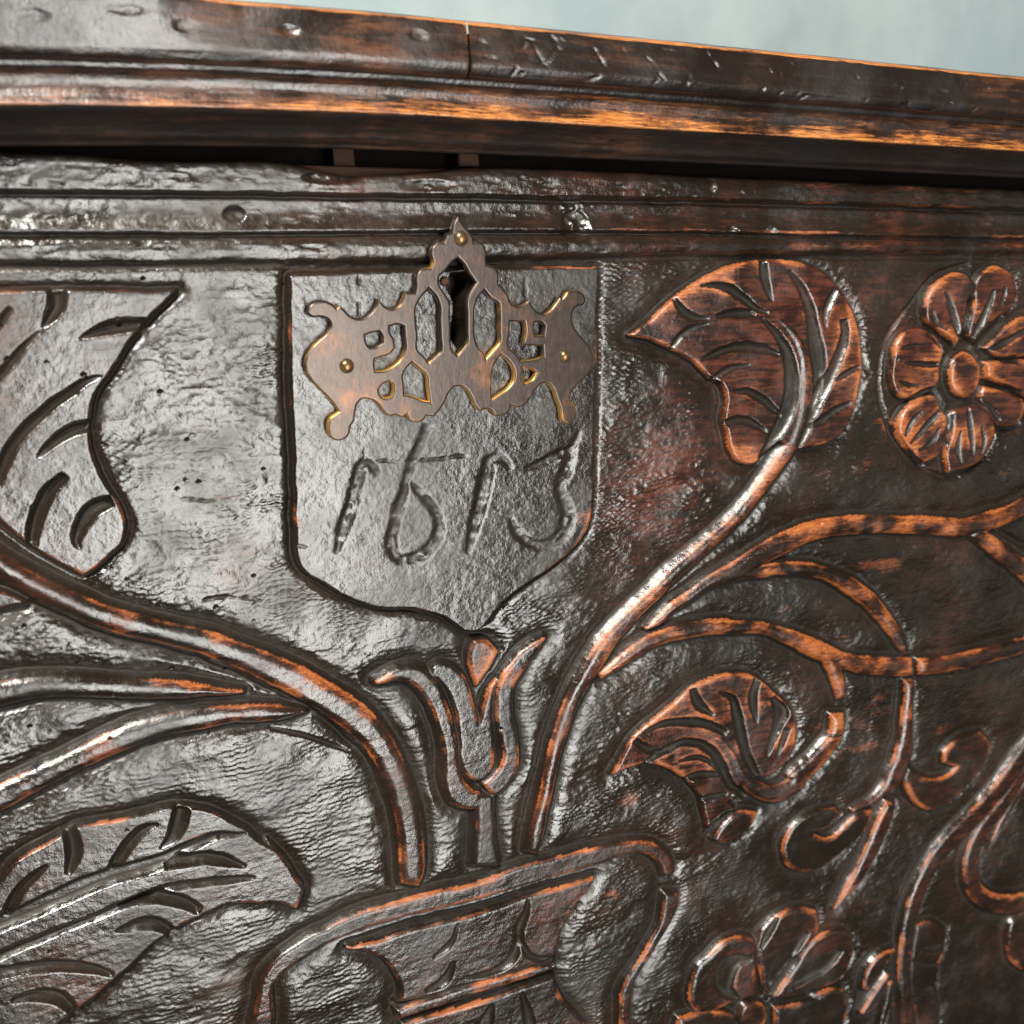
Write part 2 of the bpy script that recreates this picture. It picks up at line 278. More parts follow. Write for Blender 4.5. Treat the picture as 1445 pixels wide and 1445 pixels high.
# branches on the right
stem('branch', ('B6', [(630, 250, 4), (690, 205, 18), (760, 142, 23), (850, 82, 25), (960, 5, 30)]), ('B7', [(0, 305, 48), (110, 232, 48), (250, 160, 50), (400, 102, 46), (600, 76, 45), (800, 76, 42), (1000, 82, 44), (1150, 90, 42), (1280, 58, 44), (1380, 20, 40), (1480, -40, 35), (1700, -180, 34), (2000, -330, 30), (2400, -420, 24)]),
     label='upper branch arching to the right edge', wear=0.26, tone=0.5, wall=2.4)
stem('branch', ('B7', [(1195, 110, 28), (1280, 170, 38), (1360, 232, 42), (1450, 305, 44), (1700, 520, 44), (2000, 800, 40), (2400, 1100, 30)]), label='fork of the upper branch at the right edge', wear=0.26, tone=0.5, wall=2.4)
stem('branch', ('B7', [(-10, 332, 22), (100, 318, 28), (200, 302, 30), (330, 302, 30), (430, 322, 32), (540, 372, 38), (640, 442, 40), (720, 522, 36), (780, 602, 30), (830, 682, 22), (855, 735, 10)]), label='middle branch bent down to the knot', wear=0.26, tone=0.4, wall=2.6)
stem('branch', ('B6', [(395, 490, 12), (480, 430, 25), (560, 370, 30), (660, 310, 33), (780, 270, 35), (900, 246, 35), (1020, 236, 35)]), ('B7', [(-20, 602, 30), (100, 603, 31), (200, 630, 32), (300, 670, 38), (380, 708, 44), (450, 738, 44), (520, 768, 40), (620, 790, 42), (740, 800, 44), (850, 802, 45), (885, 800, 42)]), label='lower branch over the curled leaf', wear=0.27, tone=0.45, wall=2.4)
stem('branch', ('B7', [(915, 802, 40), (1020, 792, 40), (1150, 770, 38), (1300, 732, 38), (1460, 690, 38), (1700, 620, 36), (2000, 560, 32), (2400, 600, 24)]), label='branch beyond the knot at the right', wear=0.24, tone=0.4, wall=2.4)
cut('B7', [(1285, 95, 5), (1360, 125, 18), (1460, 180, 22), (1700, 300, 24), (2300, 700, 20)], depth=2.4)
stem('curl', ('B7', [(445, 740, 30), (488, 830, 32), (510, 900, 30), (522, 962, 24)]), label='short spur under the lower branch', wear=0.2, tone=0.5, wall=2.2)
stem('curl', ('B7', [(500, 1045, 34), (495, 1140, 36), (440, 1222, 40), (370, 1300, 44), (290, 1372, 46)]), ('B6', [(1390, 1040, 40), (1300, 1085, 40), (1225, 1082, 38), (1165, 1048, 34), (1115, 990, 31), (1080, 920, 29), (1040, 852, 27), (980, 802, 24), (900, 780, 18), (810, 802, 4)]), label='curling rib of the small leaf', wear=0.12, tone=0.55, wall=2.4)
poly('carved_leaf', ('B6', [(452, 990), (500, 905), (560, 802), (650, 720), (760, 630), (850, 550), (940, 502), (1080, 475), (1180, 492), (1280, 572), (1350, 642), (1385, 740), (1375, 860), (1320, 940), (1235, 1000), (1150, 1000), (1070, 1080), (1040, 1130), (1085, 1165), (1020, 1205), (940, 1288), (920, 1180), (890, 1080), (850, 1030), (780, 982), (700, 946), (620, 935), (540, 952)]),
     label='small curled leaf at the right of the stem', wear=0.17, tone=0.75, bev=0.9, bd=0.5, wall=1.3)
poly('leaf_tip', ('B6', [(968, 1325), (1000, 1270), (1050, 1215), (1100, 1180), (1190, 1188), (1160, 1250), (1100, 1305), (1030, 1338)]), label='loose end of the small curled leaf', wear=0.14, tone=0.5, bev=1.6, bd=0.8, wall=1.6)
cut('B6', [(858, 545, 18), (880, 610, 28), (910, 650, 26), (965, 684, 6)], [(1195, 488, 20), (1170, 570, 24), (1170, 640, 24), (1186, 730, 4)],
    [(990, 572, 5), (1060, 600, 20), (1085, 680, 30), (1100, 760, 30), (1120, 850, 28), (1150, 930, 28), (1195, 1005, 22)], [(610, 775, 6), (700, 732, 18), (780, 720, 22), (880, 722, 28), (960, 742, 25), (1030, 780, 18)],
    [(565, 810, 16), (610, 850, 26), (660, 870, 24), (725, 860, 6)], [(610, 940, 10), (670, 892, 18), (740, 852, 20), (820, 822, 20), (900, 832, 26), (960, 872, 28), (1000, 932, 28), (1032, 1002, 26), (1080, 1068, 24), (1150, 1112, 20)],
    [(785, 922, 4), (860, 902, 14), (930, 912, 14), (995, 975, 6)], [(812, 1018, 16), (880, 992, 22), (950, 986, 20), (1015, 992, 5)], [(895, 1122, 12), (950, 1102, 16), (1035, 1082, 8)], [(930, 1290, 18), (1000, 1220, 24), (1070, 1165, 14)],
    [(1270, 590, 22), (1312, 660, 42), (1292, 740, 30), (1262, 820, 20), (1240, 895, 5)], [(1345, 750, 18), (1310, 840, 16), (1288, 890, 3)], depth=2.1)
stem('branch', ('B7', [(865, 868, 24), (865, 950, 24), (856, 1050, 27), (850, 1150, 30), (840, 1230, 42)]), ('B8', [(948, 90, 34), (922, 150, 34), (895, 190, 22), (835, 245, 13), (750, 292, 5)]), label='drooping branch under the knot', wear=0.14, tone=0.5, wall=2.8)
poly('scroll', ('B8', [(985, 118), (1030, 150), (1090, 160), (1150, 135), (1175, 108), (1122, 92), (1118, 60), (1150, 20), (1200, -12), (1275, -30), (1312, 20), (1292, 80), (1250, 150), (1180, 222), (1110, 272), (1050, 285), (1000, 250), (972, 200), (962, 150)]), label='right hand scroll of the drooping branch', wear=0.16, tone=0.3, bev=1.2, bd=0.7, wall=1.8)
poly('scroll', ('B8', [(465, 450), (480, 390), (530, 330), (600, 290), (680, 280), (702, 312), (640, 345), (590, 385), (640, 402), (720, 352), (772, 302), (832, 290), (820, 340), (760, 412), (690, 472), (620, 522), (540, 537), (492, 520)]), label='left hand scroll of the drooping branch', wear=0.1, tone=0.2, bev=1.8, bd=0.9, wall=2.0)
cut('B8', [(580, 385, 6), (650, 352, 11), (705, 318, 6)], [(945, 180, 10), (965, 240, 8), (985, 270, 4)], depth=1.6)
stem('carved_blade', ('B8', [(905, 258, 18), (872, 340, 27), (830, 440, 27), (780, 540, 23), (730, 612, 16), (676, 690, 2)]), label='slim pointed blade at the lower right', wear=0.14, tone=0.5, wall=2.8, bev=2.6, bd=1.3)
stem('stem', ('B8', [(2000, -640, 22), (1820, -420, 24), (1640, -200, 24), (1460, 35, 24), (1400, 130, 28), (1330, 220, 28), (1250, 310, 30), (1170, 390, 32), (1100, 470, 30), (1050, 550, 28), (1010, 640, 28), (985, 720, 27), (970, 800, 25), (960, 900, 24), (960, 1000, 24), (966, 1100, 22), (975, 1250, 20)]), label='long thin stem down the lower right', wear=0.1, tone=0.5, wall=3.4, bev=2.6, bd=1.2)
stem('stem', ('B8', [(2000, -420, 18), (1820, -250, 20), (1640, -60, 20), (1450, 130, 18), (1400, 205, 21), (1340, 290, 24), (1280, 372, 27), (1240, 460, 28), (1230, 540, 28), (1252, 618, 33), (1320, 662, 36), (1400, 668, 34), (1480, 645, 30), (1640, 560, 28), (1900, 380, 24)]), label='hooked stem at the right edge', wear=0.12, tone=0.45, wall=3.0, bev=2.6, bd=1.2)
stem('carved_blade', ('B8', [(1600, -30, 12), (1440, 195, 11), (1400, 255, 11), (1350, 340, 8), (1315, 410, 2)]), label='fine blade beside the hooked stem', wear=0.05, tone=0.3, wall=2.4, bev=1.6, bd=0.8)
poly('carved_leaf', ('B8', [(1640, 640), (1445, 712), (1402, 740), (1384, 820), (1390, 885), (1422, 925), (1640, 940)]), label='leaf edge cut off at the lower right', wear=0.08, tone=0.2, bev=2.0, bd=1.0, wall=2.0)
poly('carved_leaf', ('B8', [(1010, 760), (1080, 745), (1132, 782), (1122, 860), (1100, 930), (1090, 1000), (1102, 1080), (1100, 1200), (1010, 1200), (1000, 1080), (985, 1000), (990, 880)]), label='little notched leaf beside the thin stem', wear=0.05, tone=0.4, bev=1.6, bd=0.8, wall=1.8)
cut('B8', [(1130, 832, 14), (1070, 850, 20), (1022, 848, 6)], [(1100, 912, 3), (1040, 916, 8), (985, 900, 4)], [(1105, 992, 12), (1050, 1020, 16), (1005, 1022, 5)], depth=1.8)
stem('leaf_sprig', ('B8', [(918, 855, 3), (872, 890, 20), (830, 950, 26), (798, 1015, 10)]), label='feathery sprig beside the lower flower', wear=0.1, tone=0.4, bev=1.5, bd=0.8)
SPR = len(MOTIF)-1
stem('leaflet', ('B8', [(892, 955, 5), (860, 1020, 17), (820, 1080, 17), (786, 1115, 4)]), up=SPR, wear=0.08, tone=0.35, bev=1.5, bd=0.8)
stem('leaflet', ('B8', [(902, 985, 8), (890, 1070, 13), (868, 1150, 12), (840, 1220, 6)]), up=SPR, wear=0.05, tone=0.3, bev=1.5, bd=0.8)
# lower flower
poly('carved_flower', ('B8', [(345, 1072), (385, 1085), (400, 1120), (385, 1165), (340, 1180), (300, 1160), (292, 1115), (310, 1082)]), label='open flower at the lower edge', wear=0.2, tone=0.5, bev=2.0, bd=0.9, wall=1.8)
FL2 = len(MOTIF)-1
for q in ([(90, 1080), (90, 990), (112, 930), (170, 872), (240, 816), (310, 805), (355, 822), (360, 880), (352, 960), (365, 1035), (320, 1052), (270, 1065), (190, 1100), (110, 1105)],
          [(368, 810), (400, 762), (470, 702), (540, 686), (600, 700), (608, 780), (570, 830), (500, 900), (430, 990), (392, 1045), (372, 960)],
          [(605, 802), (670, 776), (730, 790), (750, 840), (740, 910), (690, 978), (610, 1015), (520, 1038), (425, 1052), (500, 942)],
          [(430, 1095), (560, 1062), (650, 1018), (710, 1022), (728, 1090), (700, 1180), (640, 1230), (430, 1170)],
          [(40, 1135), (120, 1116), (230, 1114), (275, 1132), (262, 1180), (200, 1260), (80, 1290), (20, 1220)],
          [(280, 1190), (330, 1200), (360, 1300), (300, 1380), (200, 1370), (190, 1280)], [(400, 1180), (470, 1200), (580, 1260), (560, 1360), (460, 1380), (400, 1280)]):
    poly('petal', ('B8', q), up=FL2, wear=0.10, tone=0.3, bev=2.6, bd=1.1, wall=1.5, top=0.5)
cut('B8', [(335, 885, 12), (262, 902, 36), (222, 960, 46), (232, 1020, 36), (285, 1055, 12)], [(565, 780, 8), (500, 850, 30), (450, 920, 34), (398, 1008, 12)], [(445, 722, 5), (400, 790, 16), (372, 850, 6)],
    [(700, 852, 12), (640, 900, 30), (570, 950, 26), (470, 1018, 8)], [(610, 1048, 6), (520, 1062, 12), (435, 1078, 5)], depth=1.7)
# basket at the bottom
stem('basket_rim', ('B4', [(70, 1800, 66), (95, 1500, 66), (108, 1390, 68), (112, 1290, 52), (118, 1205, 46), (160, 1115, 50), (240, 1032, 50), (340, 960, 50), (450, 892, 50), (560, 838, 48), (700, 772, 54), (850, 718, 55), (1000, 678, 55), (1150, 640, 55), (1300, 602, 58)]),
     ('B5', [(0, 570, 56), (150, 530, 55), (300, 482, 60), (450, 432, 64), (600, 390, 60), (750, 350, 58), (900, 310, 54), (1000, 282, 48), (1100, 258, 38), (1220, 243, 34), (1320, 268, 42), (1388, 335, 45), (1422, 430, 38)]), label='rim of the carved basket', bev=1.6, bd=0.7, wear=0.14, tone=0.4, wall=1.8)
stem('basket_handle', ('B5', [(1432, 565, 42), (1425, 650, 46), (1392, 750, 34), (1340, 850, 27), (1270, 970, 25), (1200, 1080, 25), (1150, 1170, 28), (1122, 1260, 33), (1118, 1350, 34), (1118, 1480, 34), (1140, 1700, 34)]), label='right hand side of the carved basket', bev=1.6, bd=0.7, wear=0.12, tone=0.45, wall=1.8)
poly('basket_panel', ('B4', [(678, 938), (860, 895), (1050, 835), (1300, 766)]), ('B5', [(0, 735), (300, 642), (460, 585), (700, 520), (912, 460), (870, 532), (800, 612), (750, 700), (700, 790), (666, 870), (650, 950), (640, 1005), (400, 1078), (200, 1138)]),
     ('B4', [(1445, 1195), (1300, 1238), (1100, 1290), (1012, 1308), (1040, 1275), (1040, 1180), (1000, 1100), (940, 1022), (850, 975), (760, 945)]), label='fluted panel under the basket rim', bev=1.2, bd=0.6, wear=0.05, tone=0.45, wall=1.5)
cut('B5', [(462, 595, 8), (452, 680, 22), (425, 750, 32), (402, 810, 36), (396, 885, 32), (362, 985, 36), (282, 1065, 30), (150, 1112, 20), (20, 1135, 8)], [(405, 860, 14), (448, 960, 26), (520, 1005, 26), (650, 1000, 18)], depth=1.8)
cut('B4', [(1432, 760, 6), (1402, 860, 15), (1352, 930, 26), (1262, 1002, 12)], [(1400, 1020, 14), (1372, 1100, 30), (1310, 1175, 34), (1200, 1225, 16)], depth=1.6)
stem('basket_band', ('B4', [(1022, 1385, 30), (1150, 1335, 32), (1300, 1292, 32)]), ('B5', [(0, 1235, 30), (300, 1148, 26), (500, 1092, 24), (648, 1048, 20)]), label='narrow band across the basket', bev=1.4, bd=0.6, wear=0.14, tone=0.4, wall=1.4)
poly('basket_panel', ('B4', [(1060, 1462), (1200, 1412), (1445, 1342)]), ('B5', [(180, 1288), (400, 1212), (642, 1135), (655, 1200), (700, 1292), (780, 1382), (850, 1470), (850, 1800), (0, 1800)]), ('B4', [(1030, 1800), (1040, 1560)]), label='lower panel of the basket', bev=1.2, bd=0.6, wear=0.07, tone=0.35, wall=1.4)
cut('B5', [(215, 1310, 16), (190, 1400, 44), (150, 1500, 60)], [(420, 1235, 10), (440, 1310, 26), (470, 1420, 40), (480, 1520, 50)], depth=1.6)
# the date
cut('SH', [(448, 330, 10), (425, 290, 24), (385, 272, 26), (362, 330, 30), (345, 400, 34), (325, 470, 32), (300, 550, 30), (272, 640, 10)],
    [(650, 110, 20), (612, 195, 24), (580, 275, 22), (555, 360, 22), (530, 440, 26), (508, 530, 26), (500, 610, 26), (530, 662, 24), (600, 655, 28), (665, 605, 28), (695, 540, 28), (672, 460, 24), (625, 400, 20), (575, 345, 12)],
    [(985, 300, 12), (960, 262, 24), (905, 256, 30), (888, 320, 32), (870, 400, 34), (848, 490, 30), (828, 560, 26), (808, 640, 8)],
    [(1040, 300, 14), (1110, 268, 22), (1180, 235, 24), (1235, 205, 20), (1270, 130, 10)], [(1235, 210, 22), (1215, 300, 28), (1182, 370, 26), (1205, 430, 30), (1222, 490, 34), (1190, 565, 32), (1120, 605, 28), (1050, 590, 26), (1005, 540, 22), (985, 490, 8)], depth=1.0, slope=0.5)
# cracks and joints
for s in ([(505, 318, .8), (506, 380, .9), (507, 448, .7)], [(429, 322, .8), (430, 372, .8)], [(741, 382, .8), (742, 420, .7)], [(700, 378, .6), (701, 410, .5)], [(513, 628, .7), (514, 648, .8)], [(530, 651, .5), (600, 649, .9), (672, 642, .5)],
          [(418, 770, .6), (433, 772, 1.0)], [(255, 707, .6), (300, 709, 1.4), (342, 706, .6)], [(270, 852, 1.0), (320, 845, 2.2), (370, 850, .8)], [(960, 1250, .6), (1030, 1200, 1.4), (1075, 1170, .8)], [(430, 1289, .5), (470, 1274, 1.5), (500, 1262, .6)],
          [(1140, 1040, .4), (1210, 1036, .9), (1232, 1034, .4)], [(800, 1285, .5), (860, 1272, .9), (920, 1254, .4)]):
    CUT.append((s, 1.2, 1.6))
# ------------------------------------------------------------------ helpers for objects
def link(name, me, mat=None, parent=None, label=None):
    o = bpy.data.objects.new(name, me); COL.objects.link(o)
    if mat is not None and me is not None: me.materials.append(mat)
    if parent is not None: o.parent = parent
    if label: o['label'] = label
    return o
def box(name, lo, hi, mat, parent=None, label=None, bevel=0.0008, jit=0.0):
    bm = bmesh.new()
    bmesh.ops.create_cube(bm, size=1.0)
    for v in bm.verts:
        for i in range(3): v.co[i] = lo[i]+(v.co[i]+0.5)*(hi[i]-lo[i])
    if bevel: bmesh.ops.bevel(bm, geom=bm.edges[:], offset=bevel, segments=2, affect='EDGES', profile=0.5)
    if jit:
        rr = random.Random(name+str(lo))
        for v in bm.verts: v.co += Vector((rr.uniform(-jit, jit), rr.uniform(-jit, jit), rr.uniform(-jit, jit)))
    me = bpy.data.meshes.new(name); bm.to_mesh(me); bm.free()
    return link(name, me, mat, parent, label)

RNG = np.random.default_rng(1613)
def vnoise(x, z, sx, sz, seed, octaves=1, gain=0.5):
    """Smooth lattice noise on the rectangle x by z (1-D arrays); sx, sz = cell sizes. Range about -1..1."""
    out = 0; amp = 1.0; tot = 0
    for k in range(octaves):
        r = np.random.default_rng(seed*31+k)
        u = (x-x.min())/sx; v = (z-z.min())/sz
        iu = np.floor(u).astype(int); iv = np.floor(v).astype(int)
        L = r.uniform(-1, 1, (iv.max()+3, iu.max()+3))
        fu = u-iu; fv = v-iv
        fu = fu*fu*fu*(fu*(fu*6-15)+10); fv = fv*fv*fv*(fv*(fv*6-15)+10)
        A = L[:, iu]*(1-fu)+L[:, iu+1]*fu
        out = out+amp*(A[iv]*(1-fv)[:, None]+A[iv+1]*fv[:, None])
        tot += amp; amp *= gain; sx *= 0.5; sz *= 0.5
    return out/tot
def boxblur(a, n, axis):
    if n < 1: return a
    p = np.concatenate([np.repeat(a.take([0], axis), n+1, axis), a, np.repeat(a.take([-1], axis), n, axis)], axis)
    c = np.cumsum(p, axis); L = a.shape[axis]
    return (c.take(range(2*n+1, 2*n+1+L), axis)-c.take(range(0, L), axis))/(2*n+1)
def blur(a, n):
    for _ in range(2): a = boxblur(boxblur(a, n, 0), n, 1)
    return a

def smooth_closed(P, step=3.0, corner=58):
    """Round an outline through its points but keep its sharp corners."""
    P = np.asarray(P, float); n = len(P); out = []
    d = np.roll(P, -1, 0)-P; L = np.hypot(d[:, 0], d[:, 1])+1e-9; u = d/L[:, None]
    T = np.zeros((n, 2)); sharp = np.zeros(n, bool)
    for i in range(n):
        a, b = u[i-1], u[i]
        if np.degrees(np.arccos(np.clip(a@b, -1, 1))) > corner: sharp[i] = True
        t = a*L[i]+b*L[i-1]; T[i] = t/(np.hypot(*t)+1e-9)
    for i in range(n):
        j = (i+1) % n; l = L[i]
        m0 = u[i]*l if sharp[i] else T[i]*l
        m1 = u[i]*l if sharp[j] else T[j]*l
        k = max(1, int(l/step))
        for s in np.arange(k)/k:
            h = np.array([2*s**3-3*s*s+1, s**3-2*s*s+s, -2*s**3+3*s*s, s**3-s*s])
            out.append(h[0]*P[i]+h[1]*m0+h[2]*P[j]+h[3]*m1)
    return np.array(out)
def smooth_stroke(P, step=4.0):
    P = np.asarray(P, float); n = len(P); out = []
    for i in range(n-1):
        p0, p1, p2, p3 = P[max(i-1, 0)], P[i], P[i+1], P[min(i+2, n-1)]
        k = max(1, int(np.hypot(*(p2-p1)[:2])/step))
        for s in np.arange(k)/k:
            out.append(0.5*(2*p1+(p2-p0)*s+(2*p0-5*p1+4*p2-p3)*s*s+(3*p1-p0-3*p2+p3)*s**3))
    out.append(P[-1]); return np.array(out)
def stroke_outline(P):
    S = smooth_stroke(P); c = S[:, :2]; w = np.maximum(S[:, 2], 0.35)
    t = np.gradient(c, axis=0); t /= np.hypot(t[:, 0], t[:, 1])[:, None]+1e-9
    nrm = np.stack([-t[:, 1], t[:, 0]], 1)
    cap = []
    for a in np.linspace(-60, 60, 4): cap.append(c[-1]+w[-1]*(t[-1]*math.cos(math.radians(a))*0.7-nrm[-1]*math.sin(math.radians(a))*-1*-1))
    return np.concatenate([c+nrm*w[:, None], (c-nrm*w[:, None])[::-1]])

# ------------------------------------------------------------------ the grid of the carved front
xr = unproj([1445+75, 1445+75, 1445+75], [200, 800, 1445])[0].max()
xl = unproj([-75, -75], [300, 1500])[0].min()
zt = unproj([0, 1445, 400], [180, 230, 190])[1].max()
zb = unproj([1500, 0], [1500, 1500])[1].min()
gx = [xl]
while gx[-1] < xr:
    tt = (gx[-1]-xl)/(xr-xl); gx.append(gx[-1]+0.00040+0.00026*tt)
gx = np.array(gx); gz = np.arange(zb, zt, 0.00042)
NX, NZ = len(gx), len(gz)
XX, ZZ = np.meshgrid(gx, gz)
PX, PY = proj(XX, ZZ)
# the carver's hand: edges wander a little
WX = XX+0.00042*vnoise(gx, gz, 0.007, 0.007, 1, 3)+0.00009*vnoise(gx, gz, 0.0022, 0.0014, 2)
WZ = ZZ+0.00042*vnoise(gx, gz, 0.007, 0.007, 3, 3)+0.00009*vnoise(gx, gz, 0.0030, 0.0012, 4)

def sdf(Q, pad):
    """Signed distance (m, + outside) to polygon Q on the part of the grid within pad of it."""
    e = pad+0.0008
    i0, i1 = np.searchsorted(gx, [Q[:, 0].min()-e, Q[:, 0].max()+e]); j0, j1 = np.searchsorted(gz, [Q[:, 1].min()-e, Q[:, 1].max()+e])
    if i1-i0 < 2 or j1-j0 < 2: return None
    D = np.full((j1-j0, i1-i0), pad*pad); inside = np.zeros(D.shape, bool)
    A = Q; B = np.roll(Q, -1, 0)
    for (ax, az), (bx, bz) in zip(A, B):
        a0, a1 = np.searchsorted(gx[i0:i1], [min(ax, bx)-e, max(ax, bx)+e]); b0, b1 = np.searchsorted(gz[j0:j1], [min(az, bz)-e, max(az, bz)+e])
        if a1 > a0 and b1 > b0:
            x = WX[j0+b0:j0+b1, i0+a0:i0+a1]-ax; z = WZ[j0+b0:j0+b1, i0+a0:i0+a1]-az
            dx, dz = bx-ax, bz-az
            t = np.clip((x*dx+z*dz)/(dx*dx+dz*dz+1e-14), 0, 1)
            d2 = (x-t*dx)**2+(z-t*dz)**2
            np.minimum(D[b0:b1, a0:a1], d2, out=D[b0:b1, a0:a1])
        if az != bz:
            b0, b1 = np.searchsorted(gz[j0:j1], [min(az, bz)-0.0012, max(az, bz)+0.0012])
            if b1 > b0:
                x = WX[j0+b0:j0+b1, i0:i1]; z = WZ[j0+b0:j0+b1, i0:i1]
                c = ((az > z) != (bz > z)) & (x < (bx-ax)*(z-az)/(bz-az)+ax)
                inside[b0:b1] ^= c
    d = np.sqrt(D); d[inside] *= -1
    return (slice(j0, j1), slice(i0, i1)), d
def to_plane(P):
    x, z = unproj(P[:, 0], P[:, 1]); return np.stack([x, z], 1)

mm = 0.001
n_low = vnoise(gx, gz, 0.035, 0.022, 11, 2); n_mid = vnoise(gx, gz, 0.009, 0.006, 12, 3)
n_bump = vnoise(gx, gz, 0.0034, 0.0026, 13, 2, 0.6); n_grain = vnoise(gx, gz, 0.012, 0.0011, 14, 2)
n_small = vnoise(gx, gz, 0.0018, 0.0014, 16)
n_fine = vnoise(gx, gz, 0.0030, 0.00085, 15)
HM = np.full((NZ, NX), -1.0); LAB = np.full((NZ, NX), -1, np.int16); DMIN = np.full((NZ, NX), 0.012)
patchy = np.clip(0.5+1.2*vnoise(gx, gz, 0.03, 0.03, 17, 2), 0, 1)
DSH = np.full((NZ, NX), 0.05); ED = np.zeros((NZ, NX)); DIP = np.zeros((NZ, NX))
WB = np.zeros((NZ, NX)); TB = np.zeros((NZ, NX)); SMOOTH = np.zeros((NZ, NX))
for i, mo in enumerate(MOTIF):
    P = smooth_closed(mo['pts']) if mo['kind'] == 'poly' else stroke_outline(mo['pts'])
    r = sdf(to_plane(P), 0.016 if mo.get('side') else 0.010)
    if r is None: continue
    sl, d = r
    bev, bd, wall, top = mo.get('bev', 1)*mm, mo.get('bd', .5)*mm, mo.get('wall', 1.6)*mm, mo.get('top', 0)*mm
    s = np.clip(-d/bev, 0, 1)
    h = np.where(d < 0, top-bd*(1-s)**2, top-bd-(5.0*mm/1.25)*np.maximum(d, 0)/wall*(1+0.12*n_mid[sl])+0.05*mm*n_bump[sl]*np.clip(d/0.001, 0, 1))
    m = h > HM[sl]
    near = m & (d < wall*1.05)
    LAB[sl][near] = i; HM[sl][m] = h[m]
    ins = m & (d < 0.35*mm)
    ED[sl][ins] = np.exp(-(np.minimum(d[ins], 0)/0.00062)**2); WB[sl][ins] = mo.get('wear', 0); TB[sl][ins] = mo.get('tone', 0); SMOOTH[sl][ins] = 1
    if mo.get('side'): DSH[sl] = np.maximum(d, 0)
    np.minimum(DMIN[sl], np.maximum(d, 0), out=DMIN[sl])
    np.maximum(DIP[sl], np.exp(-(np.maximum(d, 0)/(mo.get('dipw', 4.8)*mm))**2)*(d < 0.0095), out=DIP[sl])

rgt = np.clip((PX-800)/350, 0, 1)
# ground left by the carver: lowered, tooled, deepest along the outlines
colw = XX/0.0025+0.35*n_mid; ci = np.floor(colw).astype(int)-int(np.floor(colw.min()))
cph = RNG.uniform(0, 1, ci.max()+2)
tool = np.cos(2*np.pi*(ZZ/0.0021+0.55*n_mid+0.30*n_bump+0.45*cph[ci]))*np.sin(np.pi*(colw-np.floor(colw)))**0.7
tool *= np.clip(0.55+1.2*vnoise(gx, gz, 0.014, 0.012, 21, 2), 0, 1)*(0.8+0.5*n_mid)
ground = -(2.2+0.3*rgt)*mm-2.7*mm*(1-0.35*np.clip((PX-700)/400, 0, 1))*DIP+1.1*mm*n_low+0.34*mm*n_mid+(0.05+0.09*patchy+0.09*rgt)*mm*n_bump+(0.05+0.07*patchy+0.04*rgt*patchy)*mm*n_small+(0.21+0.20*np.exp(-(DSH/0.014)**2))*mm*tool+0.07*mm*n_grain
ground -= 0.5*mm*np.exp(-(DSH/0.003)**2)
face = 0.13*mm*n_mid+0.08*mm*n_bump+0.03*mm*n_small+0.03*mm*n_grain
H = np.maximum(HM+face*SMOOTH, ground)
onm = HM > ground
LAB[~onm & (HM < ground-0.6*mm)] = -1
# gouge cuts
for P, depth, slope in CUT:
    r = sdf(to_plane(stroke_outline(P)), 0.0022)
    if r is None: continue
    sl, d = r
    if depth < 1.4: d = d+0.45*mm*n_bump[sl]+0.12*mm*n_small[sl]+0.4*mm*n_mid[sl]
    dd = np.clip(-d*slope, 0, None); c = depth*mm*(1-np.exp(-dd/(depth*mm*0.75)))*0.55+0.45*np.minimum(dd*0.9, depth*1.3*mm)
    if depth == 1.0: q = np.clip((-d+0.0005)/0.0031, 0, 1); c = 0.80*mm*q*q*(3-2*q)*(0.9+0.5*n_bump[sl]+0.35*n_small[sl])
    c += 0.10*mm*(d < 0)*n_bump[sl]
    lip = np.exp(-(np.clip(d, 0, None)/0.0005)**2)*(d >= 0)*0.0
    H[sl] -= c
    inn = d < 0
    WB[sl][inn] -= 0.5; TB[sl][inn] = TB[sl][inn]*0.1

# mouldings run along the top of the board
def yline(pts):
    p = np.array(pts, float); return np.interp(PX, p[:, 0], p[:, 1])
y_top = yline([(-200, 208), (0, 214), (120, 217), (200, 225), (300, 227), (380, 226), (425, 233), (460, 243), (500, 249), (560, 246), (640, 239), (700, 236), (800, 239), (900, 243), (1000, 249), (1200, 257), (1445, 268), (1600, 275)])
g1 = yline([(-200, 269), (0, 271), (300, 273), (500, 276), (640, 277), (800, 280), (980, 283), (1200, 289), (1445, 297), (1600, 303)])+1.2*n_mid
g2 = yline([(-200, 326), (0, 326), (300, 327), (500, 325), (640, 324), (800, 324), (980, 325), (1200, 330), (1445, 334), (1600, 336)])+1.0*n_mid
g3 = yline([(-200, 378), (0, 375), (200, 376), (430, 373), (640, 369), (800, 365), (980, 362), (1200, 361), (1445, 361), (1600, 361)])+1.4*n_mid
Yp = PY
ty = (Yp-y_top)/(g1-y_top)
mould = np.full(H.shape, -1.0)
fas = 0.9*mm-1.6*mm*np.clip(1-(Yp-y_top)/14, 0, 1)**2-30*mm*np.clip((y_top-Yp)/12, 0, 1)-1.6*mm*np.clip(1-(g1-Yp)/5, 0, 1)**2
t1 = np.clip((Yp-g1)/(g2-4-g1), 0, 1)
cove = -1.0*mm-3.0*mm*np.sin(np.pi*np.clip(t1, 0, 1))**0.8*0.55+0.5*mm*t1-1.5*mm*np.exp(-((Yp-g1-3)/3.5)**2)
fil = -0.35*mm-2.3*mm*np.exp(-((Yp-g2-6)/3.0)**2)-0.5*mm*((Yp-g2)/5)**2
t2 = np.clip((Yp-g2-8)/(g3-3-g2-8), 0, 1)
bead = -2.6*mm+2.0*mm*np.sqrt(np.clip(1-(2*t2-1)**2, 0, 1))
mould = np.where(Yp < g1, fas, np.where(Yp < g2-4, cove, np.where(Yp < g2+7, fil, bead)))
damage = 1.0*mm*np.clip(vnoise(gx, gz, 0.013, 0.004, 31, 3)-0.30, 0, 1)*2.2
